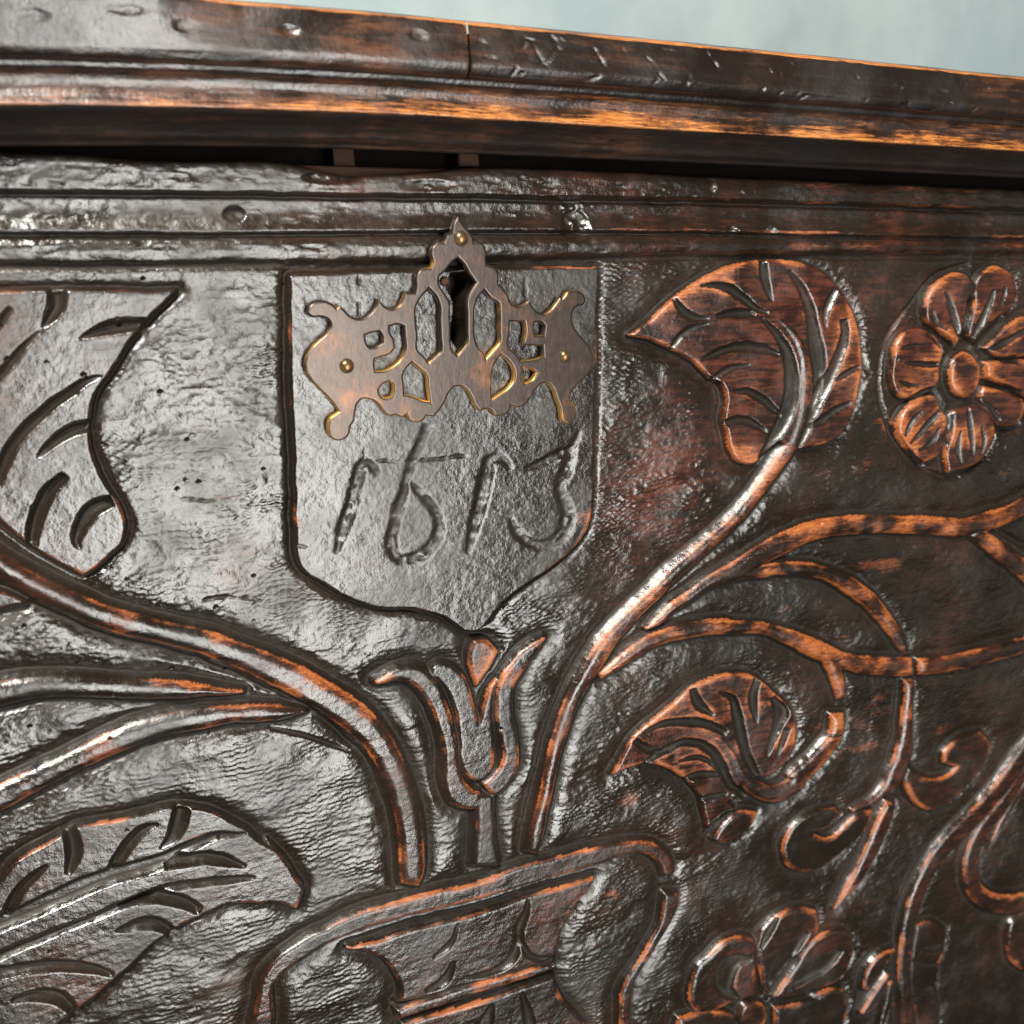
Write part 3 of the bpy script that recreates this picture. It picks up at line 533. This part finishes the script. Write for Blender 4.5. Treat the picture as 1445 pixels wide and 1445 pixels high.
rough_f = np.clip((620-PX)/400, 0.25, 1)
mould = mould-damage*0.6+0.10*mm*n_bump*(0.7+rough_f)+0.10*mm*n_grain+0.07*mm*n_fine
mz = Yp < g3-1
blend = np.clip((g3+9-Yp)/10, 0, 1)
H = np.where(mz, mould, H-1.1*mm*np.exp(-((Yp-g3-1)/4.0)**2))
LAB[Yp < g3+1] = -1
for (cx, cy, rx, ry, dp) in ((332, 302, 16, 11, 2.2), (815, 318, 20, 22, 2.4), (800, 292, 24, 12, 1.6), (470, 250, 45, 9, 2.5), (1035, 325, 8, 6, 1.6), (1085, 326, 14, 6, 1.6), (1003, 262, 6, 12, 1.0), (600, 262, 40, 8, 1.0)):
    q = np.clip(1-((PX-cx)/rx)**2-((Yp-cy)/ry)**2, 0, 1)
    H -= dp*mm*np.sqrt(q)*(0.7+0.5*n_bump)
# torn fibres run beside the worn top of the board
H -= 0.5*mm*np.clip(vnoise(gx, gz, 0.006, 0.0022, 33, 2)-0.25, 0, 1)*(Yp < g1)*1.3

# fine surface of everything
H += 0.012*mm*n_fine+0.02*mm*n_grain
# knife and cloth have softened every arris by a hair
for ax in (0, 1):
    H = (np.roll(H, 1, ax)+2*H+np.roll(H, -1, ax))/4
# the keyhole behind the lock plate
kq = np.array([(637, 384), (660, 384), (668, 402), (660, 420), (659, 480), (650, 496), (640, 484), (640, 425), (632, 405)], float)
sl, d = sdf(to_plane(smooth_closed(kq)), 0.002)
H[sl] -= np.clip(-d*9, 0, 0.014)
# worm holes
for k in range(62):
    if k < 40: px, py = RNG.uniform(0, 430), RNG.uniform(390, 1440)
    else: px, py = RNG.uniform(400, 1445), RNG.uniform(380, 1440)
    if 405 < px < 850 and 370 < py < 900: continue
    x, z = unproj(px, py); rad = RNG.uniform(0.25, 0.6)*mm
    i0, i1 = np.searchsorted(gx, [x-0.002, x+0.002]); j0, j1 = np.searchsorted(gz, [z-0.002, z+0.002])
    dd = np.hypot(XX[j0:j1, i0:i1]-x, ZZ[j0:j1, i0:i1]-z)
    H[j0:j1, i0:i1] -= 2.0*mm*np.clip(1.25-dd/rad, 0, 1)

# ------------------------------------------------------------------ wear: where hands and dusters rubbed the finish through
conv = H-blur(H, 3); conv2 = H-blur(H, 8)
right = np.clip((PX-80)/800, 0.0, 1)
wpat = np.clip(0.60+1.15*vnoise(gx, gz, 0.016, 0.012, 42, 3), 0.05, 1.25)
wear = (np.clip(conv/(0.30*mm), -0.3, 1)*0.30+(0.46+0.40*TB)*ED+np.clip(conv2/(1.2*mm), -0.5, 1)*0.08)*wpat
wear = wear*np.where(SMOOTH > 0, 1.0, 0.35)*(0.72+0.38*right)+WB*(0.35+0.5*right)*(0.4+0.8*wpat)-0.05
wear += 0.16*vnoise(gx, gz, 0.02, 0.012, 41, 3)*np.clip(SMOOTH+0.3, 0, 1)
for (cx, cy, rx, ry, am) in ((945, 600, 40, 90, .25), (900, 760, 45, 80, .26), (945, 700, 30, 60, .25), (1290, 610, 70, 60, .24), (1250, 430, 55, 45, .15), (1130, 690, 80, 60, .2), (350, 810, 25, 45, .40), (325, 706, 40, 5, .6), (300, 845, 70, 8, .35),
                         (424, 745, 9, 22, .5), (790, 690, 50, 26, .50), (820, 730, 16, 30, .5), (660, 720, 60, 14, .34), (560, 735, 40, 30, .22), (880, 1115, 35, 40, .22), (900, 1140, 60, 20, .3), (1120, 860, 70, 20, .25), (1320, 800, 110, 55, .26), (1240, 990, 50, 70, .32), (1360, 985, 60, 40, .28),
                         (480, 1200, 25, 10, .45), (870, 1265, 25, 12, .5), (860, 1340, 40, 12, .4), (845, 920, 25, 30, .3), (640, 960, 90, 40, .12), (1180, 1030, 60, 60, .25), (1040, 1200, 40, 20, .2), (860, 990, 20, 40, .3), (420, 950, 70, 45, .26), (330, 890, 60, 30, .22), (500, 1010, 40, 50, .24), (585, 1190, 30, 50, .28), (200, 870, 50, 20, .2), (240, 965, 80, 12, .35), (330, 1020, 70, 20, .3), (130, 1060, 90, 30, .2), (600, 950, 40, 20, .4), (690, 930, 20, 30, .4),
    (1050, 380, 90, 25, .25), (960, 420, 50, 30, .2), (1050, 640, 50, 30, .3), (1180, 560, 50, 80, .2), (1350, 500, 110, 140, .22), (1300, 750, 200, 30, .18), (1060, 905, 120, 30, .3), (1230, 930, 60, 30, .3), (1000, 1020, 120, 90, .22), (1180, 430, 40, 60, .2)):
    q = np.exp(-((PX-cx)/rx)**2-((Yp-cy)/ry)**2); wear += am*q*np.where(SMOOTH > 0, 1, 0.75)*(0.35+0.9*np.clip(wpat, 0, 1.2))
wear += (SMOOTH == 0)*rgt*0.55*np.clip(vnoise(gx, gz, 0.028, 0.010, 44, 3)-0.12, 0, 1)
# mouldings: worn along their arrises, mostly to the right
ar = np.exp(-((Yp-g1+2)/2.6)**2)*np.clip((PX-640)/250, 0, 1)*0.75+np.exp(-((Yp-g2+0.5)/2.8)**2)*np.clip((PX-560)/200, 0.05, 1)*0.8
ar += np.exp(-((Yp-(g3-14))/7)**2)*np.clip((PX-900)/250, 0, 1)*0.42+np.exp(-((Yp-y_top-6)/6)**2)*np.clip((PX-900)/200, 0, 1)*0.5
wear = np.where(mz, 0.25*wear+ar*(0.55+0.7*vnoise(gx, gz, 0.03, 0.02, 43, 2)), wear)
wear = np.clip(wear, 0, 1.2)
gt = np.exp(-((PX-940)/70)**2-((Yp-660)/170)**2)*0.6+0.14*rgt+0.5*np.exp(-((PX-330)/50)**2-((Yp-800)/60)**2)
tone = np.clip(TB+(SMOOTH == 0)*gt+0.04*right+0.25*np.where(mz, right, 0)+0.1*n_mid, 0, 1)

grime = np.clip((-conv-0.05*mm)/(0.30*mm), 0, 1)*0.8  # dirt dulls the hollows; gloss is also cut to deepen their shade
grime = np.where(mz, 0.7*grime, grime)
# ------------------------------------------------------------------ cut the surface into its parts
dHx = np.gradient(H, axis=1)/np.gradient(gx)[None, :]; dHz = np.gradient(H, axis=0)/np.gradient(gz)[:, None]
# depth is measured towards the viewer, y = -H
co = np.stack([XX, -H, ZZ], -1).reshape(-1, 3).astype(np.float32)
nor = np.stack([-dHx, -np.ones_like(H), -dHz], -1); nor /= np.linalg.norm(nor, axis=-1, keepdims=True)
nor = nor.reshape(-1, 3).astype(np.float32)
keep = (PY[:-1, :-1] > y_top[:-1, :-1]-13) & (PY[:-1, :-1] < 1445+95) & (PX[:-1, :-1] > -85)
FL = LAB[:-1, :-1].copy()
wear_f = wear.ravel().astype(np.float32); tone_f = tone.ravel().astype(np.float32); grime_shade_f = grime.ravel().astype(np.float32)
base = (np.arange(NZ-1)[:, None]*NX+np.arange(NX-1)[None, :])

def grid_mesh(name, quads, co, nor, wear, tone, grime):
    vid, inv = np.unique(quads.ravel(), return_inverse=True)
    me = bpy.data.meshes.new(name); nq = len(quads)
    me.vertices.add(len(vid)); me.vertices.foreach_set('co', co[vid].ravel())
    me.loops.add(nq*4); me.loops.foreach_set('vertex_index', inv.astype(np.int32).ravel())
    me.polygons.add(nq); me.polygons.foreach_set('loop_start', np.arange(0, nq*4, 4, dtype=np.int32))
    me.polygons.foreach_set('use_smooth', np.ones(nq, bool))
    me.update(calc_edges=True)
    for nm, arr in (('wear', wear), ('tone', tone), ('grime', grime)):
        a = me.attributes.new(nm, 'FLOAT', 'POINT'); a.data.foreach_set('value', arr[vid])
    if nor is not None: me.normals_split_custom_set_from_vertices(nor[vid])
    return me

chest = bpy.data.objects.new('carved_chest', None); COL.objects.link(chest)
fx0, fz0 = unproj(722, 1700)
chest['label'] = 'dark carved oak chest with a moulded lid, a bronze lock plate and a dated shield'
chest['category'] = 'chest'
def quads_of(mask):
    b = base[mask]
    return np.stack([b, b+1, b+NX+1, b+NX], 1)
# small leftovers of a motif are given back to the ground
objs = {}
for i in [-1]+list(range(len(MOTIF))):
    m = keep & (FL == i)
    if m.sum() < (1 if i == -1 else 30):
        if i >= 0: FL[FL == i] = -1
        continue
m = keep & (FL == -1)
board = link('front_board', grid_mesh('front_board', quads_of(m), co, nor, wear_f, tone_f, grime_shade_f), M_CARVED, chest)
for i, mo in enumerate(MOTIF):
    m = keep & (FL == i)
    if m.sum() < 30: continue
    par = objs.get(mo.get('up'), chest)
    objs[i] = link(mo['name'], grid_mesh(mo['name'], quads_of(m), co, nor, wear_f, tone_f, grime_shade_f), M_CARVED, par, mo.get('label'))
# ------------------------------------------------------------------ lid: a moulded edge swept along x
def zat(py, fwd):                          # height of the profile point seen at px x = 640
    return float(unproj(640.0, py, -fwd*mm)[1])
PROF = [  # (height in the photo at px 640, mm in front of the carved face)
    (27, 8), (28.6, 16), (29.3, 18.6), (31.0, 20.2), (35, 20.7), (60, 21.9), (86, 22.9), (90, 22.9), (98, 22.1), (105, 21.2), (108, 20.2), (109.5, 18.4), (113, 18.0), (118, 17.8),
    (121, 17.2), (127, 15.9), (134, 15.2), (142, 15.0), (150, 15.3), (158, 16.2), (163, 17.0), (165.5, 16.9), (167, 16.0), (176, 12.5), (186, 9.5), (196, 7.4), (203, 6.4), (206, 5.2), (210, 3.5), (215, 3.0), (216, -6)]
pz = np.array([zat(a, b) for a, b in PROF]); pf = np.array([b*mm for a, b in PROF])
seg = np.hypot(np.diff(pz), np.diff(pf)); sc_ = np.concatenate([[0], np.cumsum(seg)])
S = np.arange(0, sc_[-1], 0.00044)
Lz = np.interp(S, sc_, pz); Lf = np.interp(S, sc_, pf); Lpy = np.interp(S, sc_, [a for a, b in PROF])
for _ in range(2):
    Lz[1:-1] = (Lz[:-2]+2*Lz[1:-1]+Lz[2:])/4; Lf[1:-1] = (Lf[:-2]+2*Lf[1:-1]+Lf[2:])/4
tz = np.gradient(Lz); tf = np.gradient(Lf); tl = np.hypot(tz, tf); nz_, nf_ = tf/tl, -tz/tl     # outward normal
lx = np.arange(-0.16, 0.78, 0.00080)
xm = float(unproj(640.0, 60.0, -0.022)[0])
bow = -0.0052*((lx-xm)/0.30)**2*np.where(lx < xm, 3.2, 0.16)
xj = float(unproj(663.0, 70.0, -0.0226)[0])                        # butt joint of the two edge strips
Sg, Xg = S, lx
facez = (Lpy > 29)[:, None] & (Lpy < 109)[:, None]
l_mid = vnoise(lx, S, 0.02, 0.004, 51, 3); l_gr = vnoise(lx, S, 0.03, 0.0012, 52, 2); l_b = vnoise(lx, S, 0.004, 0.003, 53, 2)
disp = 0.16*mm*l_mid+0.08*mm*l_gr+0.06*mm*l_b
face_m = ((Lpy > 30) & (Lpy < 108))[:, None]*np.ones(len(lx))[None, :]

disp += 0.35*mm*(lx[None, :] < xj)*face_m
lwear = np.zeros_like(disp); LPX = np.zeros_like(disp)
LY = -Lf[:, None]*np.ones_like(disp); LX_ = lx[None, :]*np.ones_like(disp); LZ = Lz[:, None]+bow[None, :]
LPX, LPYY = proj(LX_, LZ, LY)
def s_of(py): return np.interp(py, Lpy, S)
SS = S[:, None]*np.ones_like(disp); PYP = Lpy[:, None]*np.ones_like(disp)
# knots and dents
for (cx, cp, rx, rp, dp) in ((408, 62, .0035, 9, 1.1), (590, 54, .0035, 9, .9), (50, 60, .005, 8, .5), (180, 50, .006, 7, .5), (262, 64, .004, 8, 1.0)):
    x0 = float(unproj(cx, cp, -0.022)[0])
    q = np.clip(1-(((LX_-x0)/rx)**2+((PYP-cp)/rp)**2)*(1+0.7*l_b)-0.3*l_mid, 0, 1); disp -= dp*mm*np.sqrt(q)*(0.55+0.6*l_b)
r = np.random.default_rng(77)
chips = np.zeros_like(disp)
for k in range(75):                                                # nicks in the right hand strip
    x0 = xj+0.004+r.uniform(0, 1)**1.2*0.52; p0 = r.uniform(38, 104); an = r.uniform(-1.3, 1.3); ln = r.uniform(0.0010, 0.0045)*(1.5 if k < 9 else 1); wd = r.uniform(0.00030, 0.0008)
    s0 = float(s_of(p0)); ii = np.searchsorted(lx, [x0-ln*1.2, x0+ln*1.2]); jj = np.searchsorted(S, [s0-ln*1.2, s0+ln*1.2])
    sub = (slice(*jj), slice(*ii)); u = (LX_[sub]-x0)*math.cos(an)+(SS[sub]-s0)*math.sin(an); v = -(LX_[sub]-x0)*math.sin(an)+(SS[sub]-s0)*math.cos(an)
    q = np.exp(-(u/ln*1.6)**4-(v/wd+1.2*(u/ln)**2*r.uniform(-1, 1))**2); disp[sub] -= 0.55*mm*q*(1+0.4*l_b[sub]); chips[sub] = np.maximum(chips[sub], q)
st = 0.55+0.75*vnoise(lx, S, 0.035, 0.006, 61, 4)
fade = np.clip((LX_+0.02)/0.13, 0.12, 1)
lwear += np.exp(-((PYP-30.6)/2.8)**2)*1.35*(0.6+0.4*st)
mw = np.clip((PYP-119)/4, 0, 1)*np.clip((168-PYP)/3, 0, 1)
lwear += mw*(0.20+0.40*np.exp(-((PYP-164)/13)**2)+0.24*vnoise(lx, S, 0.03, 0.003, 62, 3)+0.34*vnoise(lx, S, 0.012, 0.0007, 64, 3))*(0.35+0.75*fade)*1.15
lwear += np.exp(-((PYP-165)/2.5)**2)*0.42*st
lwear += np.exp(-((PYP-206)/4)**2)*0.22*st
lwear += 0.10*face_m*(vnoise(lx, S, 0.025, 0.004, 63, 3))+0.35*face_m*np.exp(-((LX_-xj+0.0008)/0.0009)**2)
lwear = np.clip(lwear, 0, 1.1)
ltone = np.clip(0.25+0.4*l_mid+0.55*mw+0.45*face_m*np.exp(-((LX_-xj+0.035)/0.04)**2), 0, 1)
x34 = float(unproj(345.0, 45.0, -0.022)[0])
LY = LY-0.0052*np.clip((x34-LX_)/0.025, 0, 1)*np.clip((88-PYP)/56, 0, 1)
LY = LY-disp*nf_[:, None]*1.0; LZ = LZ+disp*nz_[:, None]
lco = np.stack([LX_, LY, LZ], -1)
ga = np.gradient(lco, axis=1); gb = np.gradient(lco, axis=0)
ln_ = np.cross(ga, gb); ln_ /= np.linalg.norm(ln_, axis=-1, keepdims=True)
if ln_[len(S)//3, 50, 1] > 0: ln_ = -ln_
lco = lco.reshape(-1, 3).astype(np.float32); lnor = ln_.reshape(-1, 3).astype(np.float32)
NLX = len(lx); lb = np.arange(len(S)-1)[:, None]*NLX+np.arange(NLX-1)[None, :]
pyc = Lpy[:-1][:, None]*np.ones(NLX-1)[None, :]; xc = lx[:-1][None, :]*np.ones(len(S)-1)[:, None]
ldull = np.repeat((0.75*np.clip((Lpy-167)/6, 0, 1)).astype(np.float32), NLX)  # gloss cut back on the underside of the moulding
def lid_part(name, mask, parent, label=None):
    b = lb[mask]; q = np.stack([b, b+NLX, b+NLX+1, b+1], 1)
    return link(name, grid_mesh(name, q, lco, lnor, lwear.ravel().astype(np.float32), ltone.ravel().astype(np.float32), ldull), M_LID, parent, label)
ztop = float(Lz[0]); 
lid = box('lid', (-0.159, -0.010, ztop-0.016), (0.779, 0.46, ztop-0.0045), M_LID, chest, bevel=0.0006)
lid_part('edge_strip', (pyc < 109) & (xc < xj-0.0009), lid, 'reddish left hand edge strip of the lid with two knots')
lid_part('edge_strip', (pyc < 109) & (xc >= xj), lid, 'nicked right hand edge strip of the lid')
lid_part('edge_moulding', pyc >= 109, lid, 'hollow moulding under the lid edge, rubbed golden along its lip')

# inside of the gap under the lid: a paler lip and two little blocks
def gap_box(name, x0, x1, y0, y1, Y, th, mat, label=None):
    a = unproj([x0, x1, x0, x1], [y0, y0, y1, y1], Y)
    z1 = float(a[1][:2].mean()); z0 = float(a[1][2:].mean())
    return box(name, (float(a[0][0]), Y, z0), (float(a[0][1]), Y+th, z1), mat, chest, label, 0.0006, 0.0005)
gap_box('gap_block', 470, 499, 205, 236, 0.006, 0.009, M_INNER, 'small wooden block left in the gap under the lid')
gap_box('gap_block', 648, 675, 205, 234, 0.006, 0.009, M_INNER, 'small wooden block right in the gap under the lid')
gap_box('inner_lip', 415, 700, 237, 250, 0.004, 0.010, M_INNER)
# the board's own thickness and the closed body of the chest behind
zc = float(unproj(640., 236.)[1])
box('backing_board', (-0.159, 0.0165, -0.62), (0.779, 0.030, zc+0.022), M_DARK, chest)  # top carried up behind the gap as a dark sheet for its shade
box('corner_stile', (xr+0.0004, 0.0012, -0.62), (0.779, 0.0160, zc-0.012), M_CARVED, chest, bevel=0.002)
box('corner_stile', (-0.159, 0.0012, -0.62), (xl-0.0004, 0.0160, zc-0.012), M_CARVED, chest, bevel=0.002)
box('end_board', (-0.159, 0.0315, -0.62), (-0.135, 0.44, ztop-0.018), M_DARK, chest)
box('end_board', (0.755, 0.0315, -0.62), (0.779, 0.44, ztop-0.018), M_DARK, chest)
box('back_board', (-0.159, 0.4415, -0.62), (0.779, 0.456, ztop-0.018), M_DARK, chest)

# ------------------------------------------------------------------ pierced lock plate
PL_OUT = [(768,75),(785,100),(808,130),(828,160),(832,182),(850,178),(872,190),(882,215),(882,250),(885,272),(905,278),(925,290),(935,315),(935,350),(950,365),(965,385),(975,405),(985,428),(1000,438),(1025,440),(1045,430),(1058,418),(1075,445),(1100,468),(1125,472),(1150,455),(1170,430),(1185,408),(1195,412),(1205,400),(1215,385),(1245,377),(1275,388),(1290,410),(1280,430),(1255,438),(1238,455),(1232,490),(1245,530),(1275,570),(1300,600),(1318,640),(1318,680),(1300,715),(1270,745),(1240,775),(1225,800),(1228,825),(1245,850),(1250,885),(1240,910),(1215,918),(1195,905),(1190,880),(1185,850),(1172,815),(1160,780),(1140,757),(1110,755),(1085,780),(1060,820),(1035,845),(1005,850),(985,840),(975,870),(950,885),(920,885),(905,862),(880,858),(858,865),(840,845),(825,810),(810,785),(785,765),(755,768),(730,795),(715,830),(695,860),(670,888),(640,885),(625,905),(600,912),(575,905),(562,880),(545,890),(520,882),(490,885),(470,870),(445,835),(415,818),(385,815),(360,835),(350,870),(345,905),(330,930),(325,960),(300,982),(275,985),(250,970),(240,935),(248,900),(272,880),(285,870),(270,845),(240,810),(200,770),(165,730),(148,695),(150,650),(175,610),(210,575),(240,545),(252,510),(240,490),(210,480),(175,480),(155,465),(165,440),(195,422),(225,420),(255,432),(275,450),(288,440),(305,455),(330,480),(360,492),(395,485),(420,465),(440,435),(448,415),(470,440),(500,452),(530,440),(545,415),(555,385),(575,385),(595,385),(600,360),(600,320),(615,295),(640,285),(660,285),(668,260),(660,225),(670,195),(695,180),(712,182),(720,160),(722,145),(745,140),(750,110)]
PL_HOLES = [
 [(770,240),(790,260),(820,310),(845,345),(825,375),(808,410),(808,470),(808,540),(806,590),(785,620),(768,642),(745,620),(738,590),(738,540),(735,470),(735,425),(715,390),(692,350),(690,325),(720,290),(745,260)],
 [(652,365),(680,395),(695,430),(697,500),(700,570),(700,625),(675,650),(650,672),(630,645),(605,620),(603,560),(597,500),(598,440),(620,400)],
 [(878,372),(905,405),(935,425),(940,460),(940,530),(938,590),(915,620),(885,655),(870,625),(850,605),(838,570),(835,500),(838,440),(850,405)],
 [(390,555),(420,545),(450,540),(462,560),(462,590),(440,605),(410,610),(395,590)],
 [(490,520),(530,512),(550,520),(553,560),(555,620),(535,660),(500,690),(465,705),(432,705),(428,675),(430,655),(460,645),(490,635),(512,610),(505,570),(492,550)],
 [(445,780),(465,755),(490,745),(505,755),(507,790),(500,810),(470,815),(450,800)],
 [(583,668),(610,690),(640,720),(648,770),(655,830),(625,825),(590,810),(550,800),(548,760),(545,720),(560,690)],
 [(945,635),(975,660),(995,690),(998,740),(975,775),(940,800),(908,820),(905,770),(908,710),(920,670)],
 [(980,500),(1040,500),(1045,530),(1035,595),(1115,600),(1118,645),(1090,655),(1025,665),(1000,630),(975,605),(978,550)],
 [(1080,503),(1110,503),(1125,520),(1118,560),(1085,560),(1078,540)],
 [(1032,690),(1070,695),(1090,710),(1075,740),(1045,757),(1032,745)]]
PLY = -0.0021
cu = bpy.data.curves.new('lock_plate', 'CURVE'); cu.dimensions = '2D'; cu.fill_mode = 'BOTH'
cu.extrude = 0.0007; cu.bevel_depth = 0.0010; cu.bevel_resolution = 4; cu.offset = -0.0007
for q in [PL_OUT]+PL_HOLES:
    P = smooth_closed(np.array(fr('LK', q)), step=1.6, corner=50)
    x, z = unproj(P[:, 0], P[:, 1], PLY-0.0013)
    sp = cu.splines.new('POLY'); sp.points.add(len(x)-1); sp.use_cyclic_u = True
    for k in range(len(x)): sp.points[k].co = (x[k], z[k], 0, 1)
tmp = bpy.data.objects.new('lock_plate_outline', cu); COL.objects.link(tmp)
dg = bpy.context.evaluated_depsgraph_get()
me = bpy.data.meshes.new_from_object(tmp.evaluated_get(dg)); bpy.data.objects.remove(tmp); bpy.data.curves.remove(cu)
me.name = 'lock_plate'
me.transform(Matrix.Rotation(math.pi/2, 4, 'X')); me.transform(Matrix.Translation((0, PLY, 0)))
for p in me.polygons: p.use_smooth = False
me.materials.clear()
plate = link('lock_plate', me, M_PLATE, chest, 'pierced bronze lock plate with scrolled points')
def nail(cx, cy, r, parent):
    x, z = unproj(*fr('LK', [(cx, cy)])[0], PLY-0.0014)
    bm = bmesh.new(); rings = []
    for k in range(7):
        a = k/6*math.pi/2; rr = r*math.cos(a)*mm; yy = -(r*0.75*math.sin(a))*mm
        if k == 6: rings.append([bm.verts.new((0, yy, 0))])
        else: rings.append([bm.verts.new((rr*math.cos(t*math.tau/20), yy, rr*math.sin(t*math.tau/20))) for t in range(20)])
    for a, b in zip(rings, rings[1:]):
        for t in range(20):
            u = (t+1) % 20
            f = bm.faces.new((a[t], a[u], b[u], b[t]) if len(b) > 1 else (a[t], a[u], b[0])); f.smooth = True
    bmesh.ops.recalc_face_normals(bm, faces=bm.faces[:])
    me = bpy.data.meshes.new('nail'); bm.to_mesh(me); bm.free()
    o = link('nail', me, M_NAIL, parent); o.location = (float(x), PLY-0.0016, float(z)); return o
nail(780, 163, 2.8, plate); nail(315, 683, 2.7, plate); nail(1203, 643, 2.5, plate)
x, z = unproj(627., 397., 0.0)
nl = nail(713, 340, 1.9, plate); nl.name = 'wooden_plug'; nl.data = nl.data.copy(); nl.data.materials.clear(); nl.data.materials.append(M_INNER); nl.location = (float(x), -0.0002, float(z))

# ------------------------------------------------------------------ the painted wall behind
bm = bmesh.new()
g = bmesh.ops.create_grid(bm, x_segments=24, y_segments=16, size=0.5)
rr = random.Random(5)
for v in bm.verts: v.co = Vector((v.co.x*6+0.9, rr.uniform(-0.002, 0.002), v.co.y*2.6+0.2))
bmesh.ops.recalc_face_normals(bm, faces=bm.faces[:])
for f in bm.faces: f.smooth = True
me = bpy.data.meshes.new('wall'); bm.to_mesh(me); bm.free()
wall = link('wall', me, M_WALL); wall.location = (0, 0.62, 0); wall['kind'] = 'structure'
